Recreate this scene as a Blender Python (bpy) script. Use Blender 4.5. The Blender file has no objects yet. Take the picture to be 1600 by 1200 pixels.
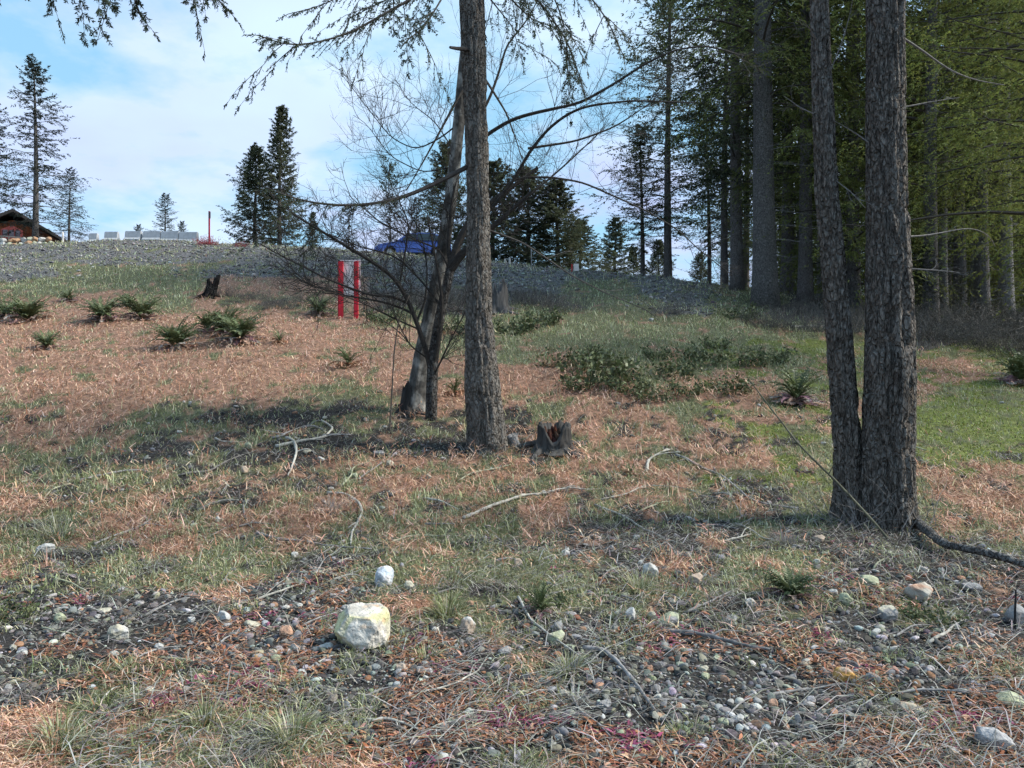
import bpy, math, random
import numpy as np
from mathutils import Vector, Quaternion

# ------------------------------------------------------------------ camera, sky, sun, exposure
SC = bpy.context.scene
COL = SC.collection
FPX, CX, CY, CAMZ = 1155.0, 800.0, 560.0, 1.5          # photo pixels per unit slope, vanishing row
cam = bpy.data.cameras.new('camera')
cam.sensor_width = 36.0
cam.lens = FPX / 1600.0 * 36.0
cam.shift_y = -(600.0 - CY) / 1600.0
cam.clip_start = 0.05
cam.clip_end = 3000.0
camo = bpy.data.objects.new('camera', cam)
camo.location = (0, 0, CAMZ)
camo.rotation_euler = (math.radians(90), 0, 0)
COL.objects.link(camo)
SC.camera = camo

SUN_EL, SUN_AZ = math.radians(43), math.radians(1)     # azimuth from +x (right) towards +y (away)
world = bpy.data.worlds.new('World')
SC.world = world
world.use_nodes = True
wn, wl = world.node_tree.nodes, world.node_tree.links
wn.clear()
wo = wn.new('ShaderNodeOutputWorld')
bg = wn.new('ShaderNodeBackground')
bg.inputs['Strength'].default_value = 0.104
sky = wn.new('ShaderNodeTexSky')
sky.sky_type = 'NISHITA'
sky.sun_disc = False
sky.sun_elevation = SUN_EL
sky.sun_rotation = math.radians(90) - SUN_AZ
tc = wn.new('ShaderNodeTexCoord')
sep = wn.new('ShaderNodeSeparateXYZ')
wl.new(tc.outputs['Generated'], sep.inputs[0])
zz = wn.new('ShaderNodeMath'); zz.operation = 'MAXIMUM'; zz.inputs[1].default_value = 0.0
wl.new(sep.outputs['Z'], zz.inputs[0])
za = wn.new('ShaderNodeMath'); za.operation = 'ADD'; za.inputs[1].default_value = 0.22
wl.new(zz.outputs[0], za.inputs[0])
vd = wn.new('ShaderNodeVectorMath'); vd.operation = 'DIVIDE'
cmb = wn.new('ShaderNodeCombineXYZ')
for i in range(3):
    wl.new(za.outputs[0], cmb.inputs[i])
wl.new(tc.outputs['Generated'], vd.inputs[0]); wl.new(cmb.outputs[0], vd.inputs[1])
n1 = wn.new('ShaderNodeTexNoise'); n1.inputs['Scale'].default_value = 1.5; n1.inputs['Detail'].default_value = 7; n1.inputs['Roughness'].default_value = 0.56
wl.new(vd.outputs[0], n1.inputs['Vector'])
cr = wn.new('ShaderNodeValToRGB')
cr.color_ramp.elements[0].position = 0.42; cr.color_ramp.elements[0].color = (0, 0, 0, 1)
cr.color_ramp.elements[1].position = 0.55; cr.color_ramp.elements[1].color = (1, 1, 1, 1)
wl.new(n1.outputs['Fac'], cr.inputs[0])
n2 = wn.new('ShaderNodeTexNoise'); n2.inputs['Scale'].default_value = 0.9; n2.inputs['Detail'].default_value = 6
wl.new(vd.outputs[0], n2.inputs['Vector'])
cc = wn.new('ShaderNodeValToRGB')
cc.color_ramp.elements[0].position = 0.38; cc.color_ramp.elements[0].color = (3.25, 3.8, 5.7, 1)
cc.color_ramp.elements[1].position = 0.62; cc.color_ramp.elements[1].color = (3.95, 5.05, 6.3, 1)
wl.new(n2.outputs['Fac'], cc.inputs[0])
gap = wn.new('ShaderNodeMix'); gap.data_type = 'RGBA'; gap.inputs[0].default_value = 0.75
gap.inputs[7].default_value = (2.0, 4.0, 5.6, 1)
wl.new(sky.outputs[0], gap.inputs[6])
mx = wn.new('ShaderNodeMix'); mx.data_type = 'RGBA'
wl.new(cr.outputs[0], mx.inputs[0]); wl.new(gap.outputs[2], mx.inputs[6]); wl.new(cc.outputs[0], mx.inputs[7])
wl.new(mx.outputs[2], bg.inputs['Color']); wl.new(bg.outputs[0], wo.inputs[0])

sl = bpy.data.lights.new('sun', 'SUN')
sl.energy = 3.5
sl.angle = math.radians(14.0)
sl.color = (1.0, 0.94, 0.85)
suno = bpy.data.objects.new('sun', sl)
sdir = Vector((-math.cos(SUN_EL) * math.cos(SUN_AZ), -math.cos(SUN_EL) * math.sin(SUN_AZ), -math.sin(SUN_EL)))
suno.rotation_euler = sdir.to_track_quat('-Z', 'Y').to_euler()
suno.location = (30, 10, 30)
COL.objects.link(suno)

SC.view_settings.view_transform = 'Standard'
SC.view_settings.look = 'None'
SC.view_settings.exposure = 0.90
SC.view_settings.gamma = 1.0
SC.view_settings.use_curve_mapping = False
SC.cycles.max_bounces = 4
SC.cycles.diffuse_bounces = 2
SC.cycles.adaptive_threshold = 0.03
SC.cycles.transparent_max_bounces = 4

# ------------------------------------------------------------------ helpers
def rngf(seed): return np.random.default_rng(seed)

def _h(i, j, k, s):
    i = i.astype(np.int64); j = j.astype(np.int64); k = k.astype(np.int64)
    n = (i * 73856093) ^ (j * 19349663) ^ (k * 83492791) ^ (s * 2654435761)
    n &= 0xffffffff
    n = ((n ^ (n >> 15)) * 2246822519) & 0xffffffff
    n = ((n ^ (n >> 13)) * 3266489917) & 0xffffffff
    return ((n ^ (n >> 16)) & 0xffffff) / float(0xffffff)

def vnoise(x, y, z=0.0, s=0):
    x = np.asarray(x, float); y = np.asarray(y, float) + 0 * x; z = np.asarray(z, float) + 0 * x
    i, j, k = np.floor(x), np.floor(y), np.floor(z)
    a, b, c = x - i, y - j, z - k
    a = a * a * (3 - 2 * a); b = b * b * (3 - 2 * b); c = c * c * (3 - 2 * c)
    r = 0
    for di in (0, 1):
        for dj in (0, 1):
            for dk in (0, 1):
                r = r + _h(i + di, j + dj, k + dk, s) * (a if di else 1 - a) * (b if dj else 1 - b) * (c if dk else 1 - c)
    return r                                                      # 0..1

def fbm(x, y, z=0.0, s=0, o=3):
    r, w, t = 0, 1.0, 0
    for q in range(o):
        r = r + w * vnoise(x * 2 ** q, y * 2 ** q, np.asarray(z) * 2 ** q, s + 17 * q); t += w; w *= .5
    return r / t

def nrm(v): return v / np.maximum(np.linalg.norm(v, axis=-1, keepdims=True), 1e-9)

# terrain height: rows of heights at distances, one row for each bearing u = x / y
DD = np.array([0, 2.6, 4, 6.5, 9.2, 12, 15, 18, 22, 26, 32, 36, 46, 60, 120, 900.])
UU = np.array([-.85, -.70, -.50, -.35, -.09, .08, .216, .415, .606, .85])
TT = np.array([
    [.05, .03, 0, -.02, .33, 1.08, 1.8, 2.5, 3.45, 4.5, 6.13, 6.86, 8.55, 9.5, 10, 10],
    [.05, .03, 0, -.02, .33, 1.08, 1.8, 2.5, 3.45, 4.5, 6.13, 6.86, 8.55, 9.5, 10, 10],
    [.05, .03, 0, -.02, .33, 1.08, 1.8, 2.5, 3.45, 4.6, 6.49, 7.30, 8.60, 9.0, 10, 10],
    [.05, .03, 0, -.02, .33, 1.08, 1.8, 2.5, 3.45, 4.6, 6.38, 7.11, 8.10, 8.4, 9, 10],
    [.05, .03, 0, -.02, .33, 1.08, 1.8, 2.47, 3.40, 4.4, 5.93, 6.45, 7.00, 7.5, 8, 10],
    [.05, .03, 0, -.02, .33, 1.10, 1.8, 2.45, 3.30, 4.38, 5.4, 5.6, 6.0, 6.3, 7, 10],
    [.05, .03, 0, -.02, .33, 1.15, 1.82, 2.44, 3.20, 4.35, 4.9, 5.0, 5.2, 5.5, 6, 10],
    [.05, .03, 0, -.02, .33, 1.05, 1.5, 1.97, 2.64, 3.5, 4.0, 4.1, 4.5, 5, 6, 10],
    [.05, .03, 0, -.02, .30, .75, 1.15, 1.65, 2.35, 2.9, 3.5, 3.9, 4.7, 5.5, 6, 10],
    [.05, .03, 0, -.02, .28, .65, 1.0, 1.4, 2.0, 2.5, 3.1, 3.5, 4.3, 5, 6, 10]])
NS, NU = 360, 120
_S = np.linspace(0, math.log(901.), NS)
_U = np.linspace(-.85, .85, NU)
_tab = np.array([np.interp(np.exp(_S) - 1, DD, TT[i]) for i in range(len(UU))])
_tab = np.array([np.interp(_U, UU, _tab[:, j]) for j in range(NS)]).T            # NU x NS
def _blur(a, axis, n):
    k = np.ones(n) / n
    p = np.pad(a, [(n // 2, n // 2) if q == axis else (0, 0) for q in range(2)], mode='edge')
    return np.apply_along_axis(lambda v: np.convolve(v, k, 'valid'), axis, p)
for _ in range(2):
    _tab = _blur(_tab, 1, 9); _tab = _blur(_tab, 0, 9)
def H(x, y):
    x = np.asarray(x, float); y = np.asarray(y, float)
    u = np.clip(x / np.maximum(y, 3.0), -.8499, .8499)
    s = np.log(1 + np.clip(y, 0, 899.))
    fu = (u + .85) / 1.7 * (NU - 1); fs = s / _S[-1] * (NS - 1)
    i = np.clip(fu.astype(int), 0, NU - 2); j = np.clip(fs.astype(int), 0, NS - 2)
    a = fu - i; b = fs - j
    z = (_tab[i, j] * (1 - a) + _tab[i + 1, j] * a) * (1 - b) + (_tab[i, j + 1] * (1 - a) + _tab[i + 1, j + 1] * a) * b
    amp = np.clip((y - 2) / 16, .25, 1)
    z = z + amp * (.22 * (vnoise(x * .55, y * .55, 0, 3) - .5) + .10 * (vnoise(x * 1.5, y * 1.5, 0, 4) - .5)) + .035 * (vnoise(x * 4.5, y * 4.5, 0, 5) - .5)
    return z
def Hs(x, y): return float(H(np.array([x]), np.array([y]))[0])

def at(px, py, d):                                   # a point d metres ahead, seen at photo position px, py
    return np.array([(px - CX) / FPX * d, d, CAMZ + (CY - py) / FPX * d])
_dm = 1.9 * (60 / 1.9) ** np.linspace(0, 1, 1600)
def gat(px, py, up=0.0):                             # the ground point there
    x = (px - CX) / FPX * _dm; z = CAMZ + (CY - py) / FPX * _dm
    f = z - H(x, _dm)
    k = np.where(f < 0)[0]
    d = _dm[k[0]] if len(k) else 33.0
    if len(k) and k[0] > 0:
        f0, f1 = f[k[0] - 1], f[k[0]]
        d = _dm[k[0] - 1] + (d - _dm[k[0] - 1]) * f0 / (f0 - f1)
    x = (px - CX) / FPX * d
    return np.array([x, d, Hs(x, d) + up])
def gd(px, d):                                       # ground point at bearing px and distance d
    x = (px - CX) / FPX * d
    return np.array([x, d, Hs(x, d)])
def topx(x, y, z): return CX + x / np.maximum(y, .5) * FPX, CY - (z - CAMZ) / np.maximum(y, .5) * FPX

# ---- mesh building
class MB:
    def __init__(s): s.v, s.f, s.c, s.n = [], [], [], 0
    def add(s, v, f, c=(.5, .5, .5)):
        v = np.asarray(v, float).reshape(-1, 3); f = np.asarray(f, int)
        c = np.asarray(c, float)
        if c.ndim == 1: c = np.tile(c[:3], (len(v), 1))
        s.v.append(v); s.f.append(f + s.n); s.c.append(c); s.n += len(v)
        return s
    def box(s, c, size, col=(.5, .5, .5), rz=0.0):
        x, y, z = [q / 2 for q in size]
        v = np.array([[-x, -y, -z], [x, -y, -z], [x, y, -z], [-x, y, -z], [-x, -y, z], [x, -y, z], [x, y, z], [-x, y, z]])
        ca, sa = math.cos(rz), math.sin(rz)
        v = np.c_[v[:, 0] * ca - v[:, 1] * sa, v[:, 0] * sa + v[:, 1] * ca, v[:, 2]] + np.asarray(c)
        return s.add(v, [[0, 3, 2, 1], [4, 5, 6, 7], [0, 1, 5, 4], [1, 2, 6, 5], [2, 3, 7, 6], [3, 0, 4, 7]], col)
    def tube(s, P, R, k=6, col=(.5, .5, .5), cap=True):
        P = np.asarray(P, float); n = len(P); R = np.broadcast_to(np.asarray(R, float), (n,))
        T = nrm(np.gradient(P, axis=0))
        ref = np.array([0.31, .92, .22]) if abs(T[0][1]) < .8 else np.array([.9, .2, .3])
        a = nrm(np.cross(T, ref)); b = np.cross(T, a)
        t = np.linspace(0, 2 * math.pi, k, endpoint=False)
        V = P[:, None] + R[:, None, None] * (np.cos(t)[None, :, None] * a[:, None] + np.sin(t)[None, :, None] * b[:, None])
        i = np.arange(n - 1)[:, None] * k; j = np.arange(k)[None]
        F = np.stack([i + j, i + (j + 1) % k, i + k + (j + 1) % k, i + k + j], -1).reshape(-1, 4)
        V = V.reshape(-1, 3)
        s.add(V, F, col if np.ndim(col) == 1 else np.repeat(col, k, 0))
        if cap and k > 3:
            for e, rev in ((0, True), (n - 1, False)):
                ring = np.arange(k) + e * k + s.n - len(V)
                if rev: ring = ring[::-1]
                s.f.append(ring[None])
        return s
    def arrays(s):
        return np.concatenate(s.v), s.f, np.concatenate(s.c)
    def mesh(s, name, mat, off=(0, 0, 0), smooth=False):
        V, F, C = s.arrays()
        return mesh_from(name, V - np.asarray(off), F, C, mat, smooth)
    def build(s, name, mat, parent=None, off=(0, 0, 0), smooth=False):
        return obj(name, s.mesh(name, mat, off, smooth), parent)

def mesh_from(name, V, F, C, mat, smooth=False):
    me = bpy.data.meshes.new(name)
    if isinstance(F, np.ndarray): F = [F]
    F = [f for f in F if len(f)]
    ls = np.concatenate([f.reshape(-1) for f in F]).astype(np.int32)
    tot = np.concatenate([np.full(len(f), f.shape[1], np.int32) for f in F])
    st = np.concatenate([[0], np.cumsum(tot)[:-1]]).astype(np.int32)
    me.vertices.add(len(V)); me.vertices.foreach_set('co', np.ascontiguousarray(V, np.float32).ravel())
    me.loops.add(len(ls)); me.loops.foreach_set('vertex_index', ls)
    me.polygons.add(len(st)); me.polygons.foreach_set('loop_start', st)
    if C is not None:
        a = me.color_attributes.new('Col', 'FLOAT_COLOR', 'POINT')
        a.data.foreach_set('color', np.c_[np.clip(C, 0, 1), np.ones(len(C))].astype(np.float32).ravel())
    me.update(calc_edges=True)
    me.polygons.foreach_set('use_smooth', np.full(len(st), smooth))
    if mat: me.materials.append(mat)
    return me

def obj(name, me, parent=None):
    o = bpy.data.objects.new(name, me); COL.objects.link(o)
    if parent: o.parent = parent
    return o
def tag(o, label, cat, group=None, kind=None):
    o['label'] = label
    if cat: o['category'] = cat
    if group: o['group'] = group
    if kind: o['kind'] = kind
    return o
def thing(name, label, cat, loc=(0, 0, 0), group=None, rz=0.0, sc=1.0):
    o = bpy.data.objects.new(name, None); COL.objects.link(o)
    o.empty_display_size = .2
    o.location = tuple(float(q) for q in loc); o.rotation_euler = (0, 0, rz)
    o.scale = (sc, sc, sc) if np.ndim(sc) == 0 else tuple(sc)
    return tag(o, label, cat, group)
def dup(root, loc, rz, sc, label, group=None):
    r = root.copy(); COL.objects.link(r)
    r.location = tuple(float(q) for q in loc); r.rotation_euler = (0, 0, rz)
    r.scale = (sc, sc, sc) if np.ndim(sc) == 0 else tuple(sc)
    r['label'] = label
    if group: r['group'] = group
    for ch in root.children:
        c = ch.copy(); COL.objects.link(c); c.parent = r
    return r

def on_slope(o, rz, k=.8):
    """turn o by rz and lean it with the ground it stands on"""
    x, y = o.location.x, o.location.y; e = .3
    n = Vector((-(Hs(x + e, y) - Hs(x - e, y)) / (2 * e) * k, -(Hs(x, y + e) - Hs(x, y - e)) / (2 * e) * k, 1)).normalized()
    o.rotation_mode = 'QUATERNION'
    o.rotation_quaternion = Vector((0, 0, 1)).rotation_difference(n) @ Quaternion((0, 0, 1), rz)
    return o

# ---- materials
def mat(name, rough=.85, vary=.35, scale=8.0, bump=.3, bscale=40.0, color=None, spec=.25, stretch=None, trans=0.0, hue=None, bdist=.01, metal=0.0):
    m = bpy.data.materials.new(name); m.use_nodes = True
    n, l = m.node_tree.nodes, m.node_tree.links
    b = n['Principled BSDF']
    b.inputs['Roughness'].default_value = rough
    b.inputs['Specular IOR Level'].default_value = spec
    b.inputs['Metallic'].default_value = metal
    tcn = n.new('ShaderNodeTexCoord'); mp = n.new('ShaderNodeMapping')
    if stretch: mp.inputs['Scale'].default_value = stretch
    l.new(tcn.outputs['Object'], mp.inputs[0])
    if color is None:
        a = n.new('ShaderNodeAttribute'); a.attribute_name = 'Col'; src = a.outputs['Color']
    else:
        a = n.new('ShaderNodeRGB'); a.outputs[0].default_value = (*color, 1); src = a.outputs[0]
    if vary:
        nz = n.new('ShaderNodeTexNoise'); nz.inputs['Scale'].default_value = scale; nz.inputs['Detail'].default_value = 5
        l.new(mp.outputs[0], nz.inputs['Vector'])
        mr = n.new('ShaderNodeMapRange'); mr.inputs[1].default_value = .3; mr.inputs[2].default_value = .7
        mr.inputs[3].default_value = 1 - vary; mr.inputs[4].default_value = 1 + vary
        l.new(nz.outputs['Fac'], mr.inputs[0])
        mm = n.new('ShaderNodeMix'); mm.data_type = 'RGBA'; mm.blend_type = 'MULTIPLY'; mm.inputs[0].default_value = 1
        l.new(src, mm.inputs[6]); l.new(mr.outputs[0], mm.inputs[7]); src = mm.outputs[2]
        if hue:
            nh = n.new('ShaderNodeTexNoise'); nh.inputs['Scale'].default_value = scale * .45; nh.inputs['Detail'].default_value = 4
            l.new(mp.outputs[0], nh.inputs['Vector'])
            rh = n.new('ShaderNodeMapRange'); rh.inputs[1].default_value = .48; rh.inputs[2].default_value = .66; rh.inputs[4].default_value = hue[1]
            l.new(nh.outputs['Fac'], rh.inputs[0])
            m2 = n.new('ShaderNodeMix'); m2.data_type = 'RGBA'; m2.inputs[7].default_value = (*hue[0], 1)
            l.new(rh.outputs[0], m2.inputs[0]); l.new(src, m2.inputs[6]); src = m2.outputs[2]
    l.new(src, b.inputs['Base Color'])
    if bump:
        nb = n.new('ShaderNodeTexNoise'); nb.inputs['Scale'].default_value = bscale; nb.inputs['Detail'].default_value = 6
        l.new(mp.outputs[0], nb.inputs['Vector'])
        bp = n.new('ShaderNodeBump'); bp.inputs['Strength'].default_value = bump; bp.inputs['Distance'].default_value = bdist
        l.new(nb.outputs['Fac'], bp.inputs['Height']); l.new(bp.outputs[0], b.inputs['Normal'])
    if trans:
        t = n.new('ShaderNodeBsdfTranslucent'); l.new(src, t.inputs['Color'])
        ms = n.new('ShaderNodeMixShader'); ms.inputs[0].default_value = trans
        o = n['Material Output']
        l.new(b.outputs[0], ms.inputs[1]); l.new(t.outputs[0], ms.inputs[2]); l.new(ms.outputs[0], o.inputs[0])
    return m
M = {}
M['ground'] = mat('ground_soil', .95, .45, 14, .6, 60, bdist=.02)
M['blade'] = mat('grass_blade', .8, 0, bump=0, trans=.25, spec=.15)
M['straw'] = mat('dry_straw', .9, 0, bump=0, spec=.1)
M['needle'] = mat('fir_needles', .6, 0, bump=0, trans=.4, spec=.2)
M['leaf'] = mat('shrub_leaf', .5, 0, bump=0, trans=.2, spec=.35)
def bark_mat():
    m = mat('fir_bark', .95, .6, 48, 0, 70, stretch=(1, 1, .7), spec=.08, hue=((.24, .24, .225), .6))
    n, l = m.node_tree.nodes, m.node_tree.links
    tcn = n.new('ShaderNodeTexCoord'); mp = n.new('ShaderNodeMapping'); mp.inputs['Scale'].default_value = (1, 1, .42)
    l.new(tcn.outputs['Object'], mp.inputs[0])
    nz = n.new('ShaderNodeTexNoise'); nz.inputs['Scale'].default_value = 9; nz.inputs['Detail'].default_value = 3
    l.new(mp.outputs[0], nz.inputs['Vector'])
    va = n.new('ShaderNodeMix'); va.data_type = 'RGBA'; va.blend_type = 'LINEAR_LIGHT'; va.inputs[0].default_value = .07
    l.new(mp.outputs[0], va.inputs[6]); l.new(nz.outputs['Color'], va.inputs[7])
    vo = n.new('ShaderNodeTexVoronoi'); vo.feature = 'DISTANCE_TO_EDGE'; vo.inputs['Scale'].default_value = 24
    l.new(va.outputs[2], vo.inputs['Vector'])
    mr = n.new('ShaderNodeMapRange'); mr.inputs[2].default_value = .16
    l.new(vo.outputs['Distance'], mr.inputs[0])
    n3 = n.new('ShaderNodeTexNoise'); n3.inputs['Scale'].default_value = 75; n3.inputs['Detail'].default_value = 5
    l.new(mp.outputs[0], n3.inputs['Vector'])
    ad = n.new('ShaderNodeMath'); ad.operation = 'MULTIPLY_ADD'; ad.inputs[1].default_value = .8
    l.new(n3.outputs['Fac'], ad.inputs[0]); l.new(mr.outputs[0], ad.inputs[2])
    bp = n.new('ShaderNodeBump'); bp.inputs['Strength'].default_value = 1.0; bp.inputs['Distance'].default_value = .032
    l.new(ad.outputs[0], bp.inputs['Height']); l.new(bp.outputs[0], n['Principled BSDF'].inputs['Normal'])
    return m
M['bark'] = bark_mat()
M['alder'] = mat('alder_bark', .9, .5, 16, .6, 60, stretch=(1, 1, .7), spec=.1, hue=((.30, .30, .28), .95), bdist=.015)
M['twig'] = mat('twig_bark', .9, .3, 30, .2, 90, spec=.15)
M['stone'] = mat('stone', .92, .35, 14, .9, 38, spec=.15, bdist=.02)
M['wood'] = mat('weathered_wood', .92, .4, 20, .5, 60, stretch=(1, 1, .2), spec=.1)
M['paint'] = mat('post_paint', .65, .28, 7, .25, 60, spec=.3, stretch=(1, 1, .4))
M['board'] = mat('cedar_board', .8, .3, 9, .3, 60, stretch=(1, 1, .25), spec=.2)
M['concrete'] = mat('concrete', .9, .15, 5, .3, 40, spec=.2)

# ------------------------------------------------------------------ what covers the ground where (one letter per 100 x 25 photo pixels)
# G gravel bank, S sage grass, B dry bracken, M moss-green grass, D litter, its dark tone also holding the trunks' cast shade, P pebbly soil, K dark brush, X mixed
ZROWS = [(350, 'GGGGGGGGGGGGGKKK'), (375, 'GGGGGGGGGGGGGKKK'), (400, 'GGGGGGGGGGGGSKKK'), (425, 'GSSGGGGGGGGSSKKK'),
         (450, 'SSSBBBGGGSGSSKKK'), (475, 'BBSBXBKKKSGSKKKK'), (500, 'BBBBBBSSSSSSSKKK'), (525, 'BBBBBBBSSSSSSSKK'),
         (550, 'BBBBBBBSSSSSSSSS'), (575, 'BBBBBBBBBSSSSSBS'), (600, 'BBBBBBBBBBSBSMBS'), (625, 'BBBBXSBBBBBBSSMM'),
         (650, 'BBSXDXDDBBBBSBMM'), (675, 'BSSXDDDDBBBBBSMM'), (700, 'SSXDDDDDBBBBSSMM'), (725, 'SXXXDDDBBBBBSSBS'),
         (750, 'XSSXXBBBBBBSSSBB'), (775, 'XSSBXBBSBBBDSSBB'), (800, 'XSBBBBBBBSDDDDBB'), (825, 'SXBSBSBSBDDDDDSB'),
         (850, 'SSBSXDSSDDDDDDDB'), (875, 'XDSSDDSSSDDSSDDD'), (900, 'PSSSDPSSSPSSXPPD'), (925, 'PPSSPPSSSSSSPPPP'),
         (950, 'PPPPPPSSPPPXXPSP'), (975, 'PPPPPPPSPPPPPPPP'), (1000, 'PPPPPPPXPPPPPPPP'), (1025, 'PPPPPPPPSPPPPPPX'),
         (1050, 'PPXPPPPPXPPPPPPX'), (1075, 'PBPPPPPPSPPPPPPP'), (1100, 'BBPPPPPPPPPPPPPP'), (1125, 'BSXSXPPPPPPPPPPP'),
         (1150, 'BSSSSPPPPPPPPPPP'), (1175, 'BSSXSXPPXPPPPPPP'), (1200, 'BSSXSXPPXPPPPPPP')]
ZL = 'GSBMDPKX'
ZM = np.array([[ZL.index(c) for c in r] for _, r in ZROWS])
def zone(x, y, jit=None):
    z = H(x, y)
    px, py = topx(x, y, z)
    s = np.clip((py - 330) / 500, .12, 1)
    wx = (fbm(px / 90, py / 45, 0, 21) - .5) * 190
    wy = (fbm(px / 90, py / 45, 0, 22) - .5) * 120 * s
    if jit is not None: wx = wx + jit[0] * 26; wy = wy + jit[1] * 13 * s
    c = np.clip(np.round((px + wx - 50) / 100), 0, 15).astype(int)
    r = np.clip(np.round((py + wy - 350) / 25), 0, len(ZROWS) - 1).astype(int)
    q = ZM[r, c]
    m = fbm(x * 2.2, y * 2.2, 0, 31)
    mix = np.where(m < .44, 2, np.where(m < .56, 1, 4))
    q = np.where(q == 7, mix, q)
    f1 = fbm(x * 3.4 + 40, y * 3.4, 0, 33); f2 = fbm(x * 3.1, y * 3.1 + 70, 0, 34)
    q = np.where((q == 1) & (f1 > .70), 2, np.where((q == 1) & (f2 > .68) & (y < 11), 4, q))
    q = np.where((q == 2) & (f1 < np.where(y < 11, .40, .31)), 1, np.where((q == 2) & (f2 > .62) & (y < 11), 4, q))
    q = np.where((q == 4) & (f1 > .66), 1, np.where((q == 4) & (f2 < .30), 2, q))
    q = np.where((q == 0) & (f1 > .68), 1, q)
    q = np.where((q == 3) & ((f1 > .60) | (f2 < .36)), 1, q)
    q = np.where((q == 1) & (px > 1100) & (py > 530) & (py < 770) & (f2 > .53), 3, q)
    return np.where(y > 60, 1, q), m
ZC = np.array([[.11, .108, .108], [.10, .105, .055], [.24, .145, .10], [.10, .12, .03], [.026, .023, .02], [.028, .0255, .0235], [.06, .055, .05], [.1, .1, .1]])  # litter tone is dark partly to paint in the near trunks' shade

# ------------------------------------------------------------------ the ground, one sheet
def terrain():
    ys = np.concatenate([np.linspace(-30, 1, 20), np.arange(1.2, 8, .07), np.arange(8, 16, .12), np.arange(16, 40, .22), np.arange(40, 60, 1), 60 * (900 / 60) ** np.linspace(0, 1, 20)])
    w = np.linspace(-1, 1, 240)
    X = np.array([w * max(y, 3) * .86 if y < 40 else w * y * .95 for y in ys])
    far = 90 * np.sign(w) * (np.abs(w) > .999)
    X = X + far[None]
    Y = np.repeat(ys[:, None], len(w), 1)
    Z = H(X, Y)
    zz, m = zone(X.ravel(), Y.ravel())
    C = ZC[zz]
    n, k = X.shape
    i = np.arange(n - 1)[:, None] * k + np.arange(k - 1)[None]
    F = np.stack([i, i + 1, i + k + 1, i + k], -1).reshape(-1, 4)
    o = obj('ground', mesh_from('ground', np.c_[X.ravel(), Y.ravel(), Z.ravel()], F, C, M['ground'], True))
    tag(o, 'rough sloping ground of soil, gravel and turf rising to a bank', 'ground', kind='structure')
terrain()

# ------------------------------------------------------------------ blades and strands
def blades(name, P, phi, th, L, W, C, material, label, cat, curl=.8):
    n = len(P)
    dx, dy = np.cos(phi), np.sin(phi)
    t1, t2 = th * (1 - .45 * curl), th * (1 + .45 * curl)
    pts = []
    x, y, hgt = P[:, 0], P[:, 1], P[:, 2]                      # P[:,2]: height above the ground
    pts.append((x, y, hgt))
    x1, y1, h1 = x + dx * np.sin(t1) * L * .5, y + dy * np.sin(t1) * L * .5, hgt + np.cos(t1) * L * .5
    pts.append((x1, y1, h1))
    x2, y2, h2 = x1 + dx * np.sin(t2) * L * .5, y1 + dy * np.sin(t2) * L * .5, h1 + np.cos(t2) * L * .5
    pts.append((x2, y2, np.maximum(h2, .004)))
    Q = [np.stack([a, b, H(a, b) + c], -1) for a, b, c in pts]
    sd = np.stack([-dy, dx, 0 * dx], -1) * (W[:, None] * .5)
    V = np.stack([Q[0] - sd, Q[0] + sd, Q[1] + sd * .8, Q[1] - sd * .8, Q[2]], 1).reshape(-1, 3)
    b = np.arange(n)[:, None] * 5
    F = [b + np.array([[0, 1, 2, 3]]), b + np.array([[3, 2, 4]])]
    CC = np.repeat(C, 5, 0)
    o = obj(name, mesh_from(name, V, F, CC, material))
    return tag(o, label, cat, kind='stuff')

def scatter(n, seed, d0=2.1, d1=40., um=.82):
    r = rngf(seed)
    d = d0 * (d1 / d0) ** r.random(n)
    x = r.uniform(-um, um, n) * np.maximum(d, 2.5)
    return x, d, r

def pal(r, n, cols, var=.25):
    cols = np.array(cols)
    c = cols[r.integers(0, len(cols), n)]
    return c * (1 + var * r.normal(0, 1, (n, 1))).clip(.35, 2) * (1 + .06 * r.normal(0, 1, (n, 3)))

SAGE = [(.26, .275, .15), (.33, .34, .205), (.18, .20, .09), (.42, .42, .28), (.135, .155, .068)]
MOSS = [(.18, .225, .045), (.23, .265, .06), (.14, .18, .035), (.27, .29, .10)]
BRAC = [(.40, .235, .16), (.32, .175, .11), (.47, .31, .22), (.25, .125, .075), (.55, .40, .30), (.17, .085, .05)]
RUST = [(.21, .095, .05), (.27, .14, .085), (.15, .062, .035), (.34, .21, .14), (.11, .06, .045)]
MAG = [(.19, .045, .085), (.13, .03, .055), (.24, .085, .13)]
GREY = [(.10, .094, .085), (.15, .14, .125), (.22, .208, .188), (.055, .05, .045), (.34, .32, .285)]

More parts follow.
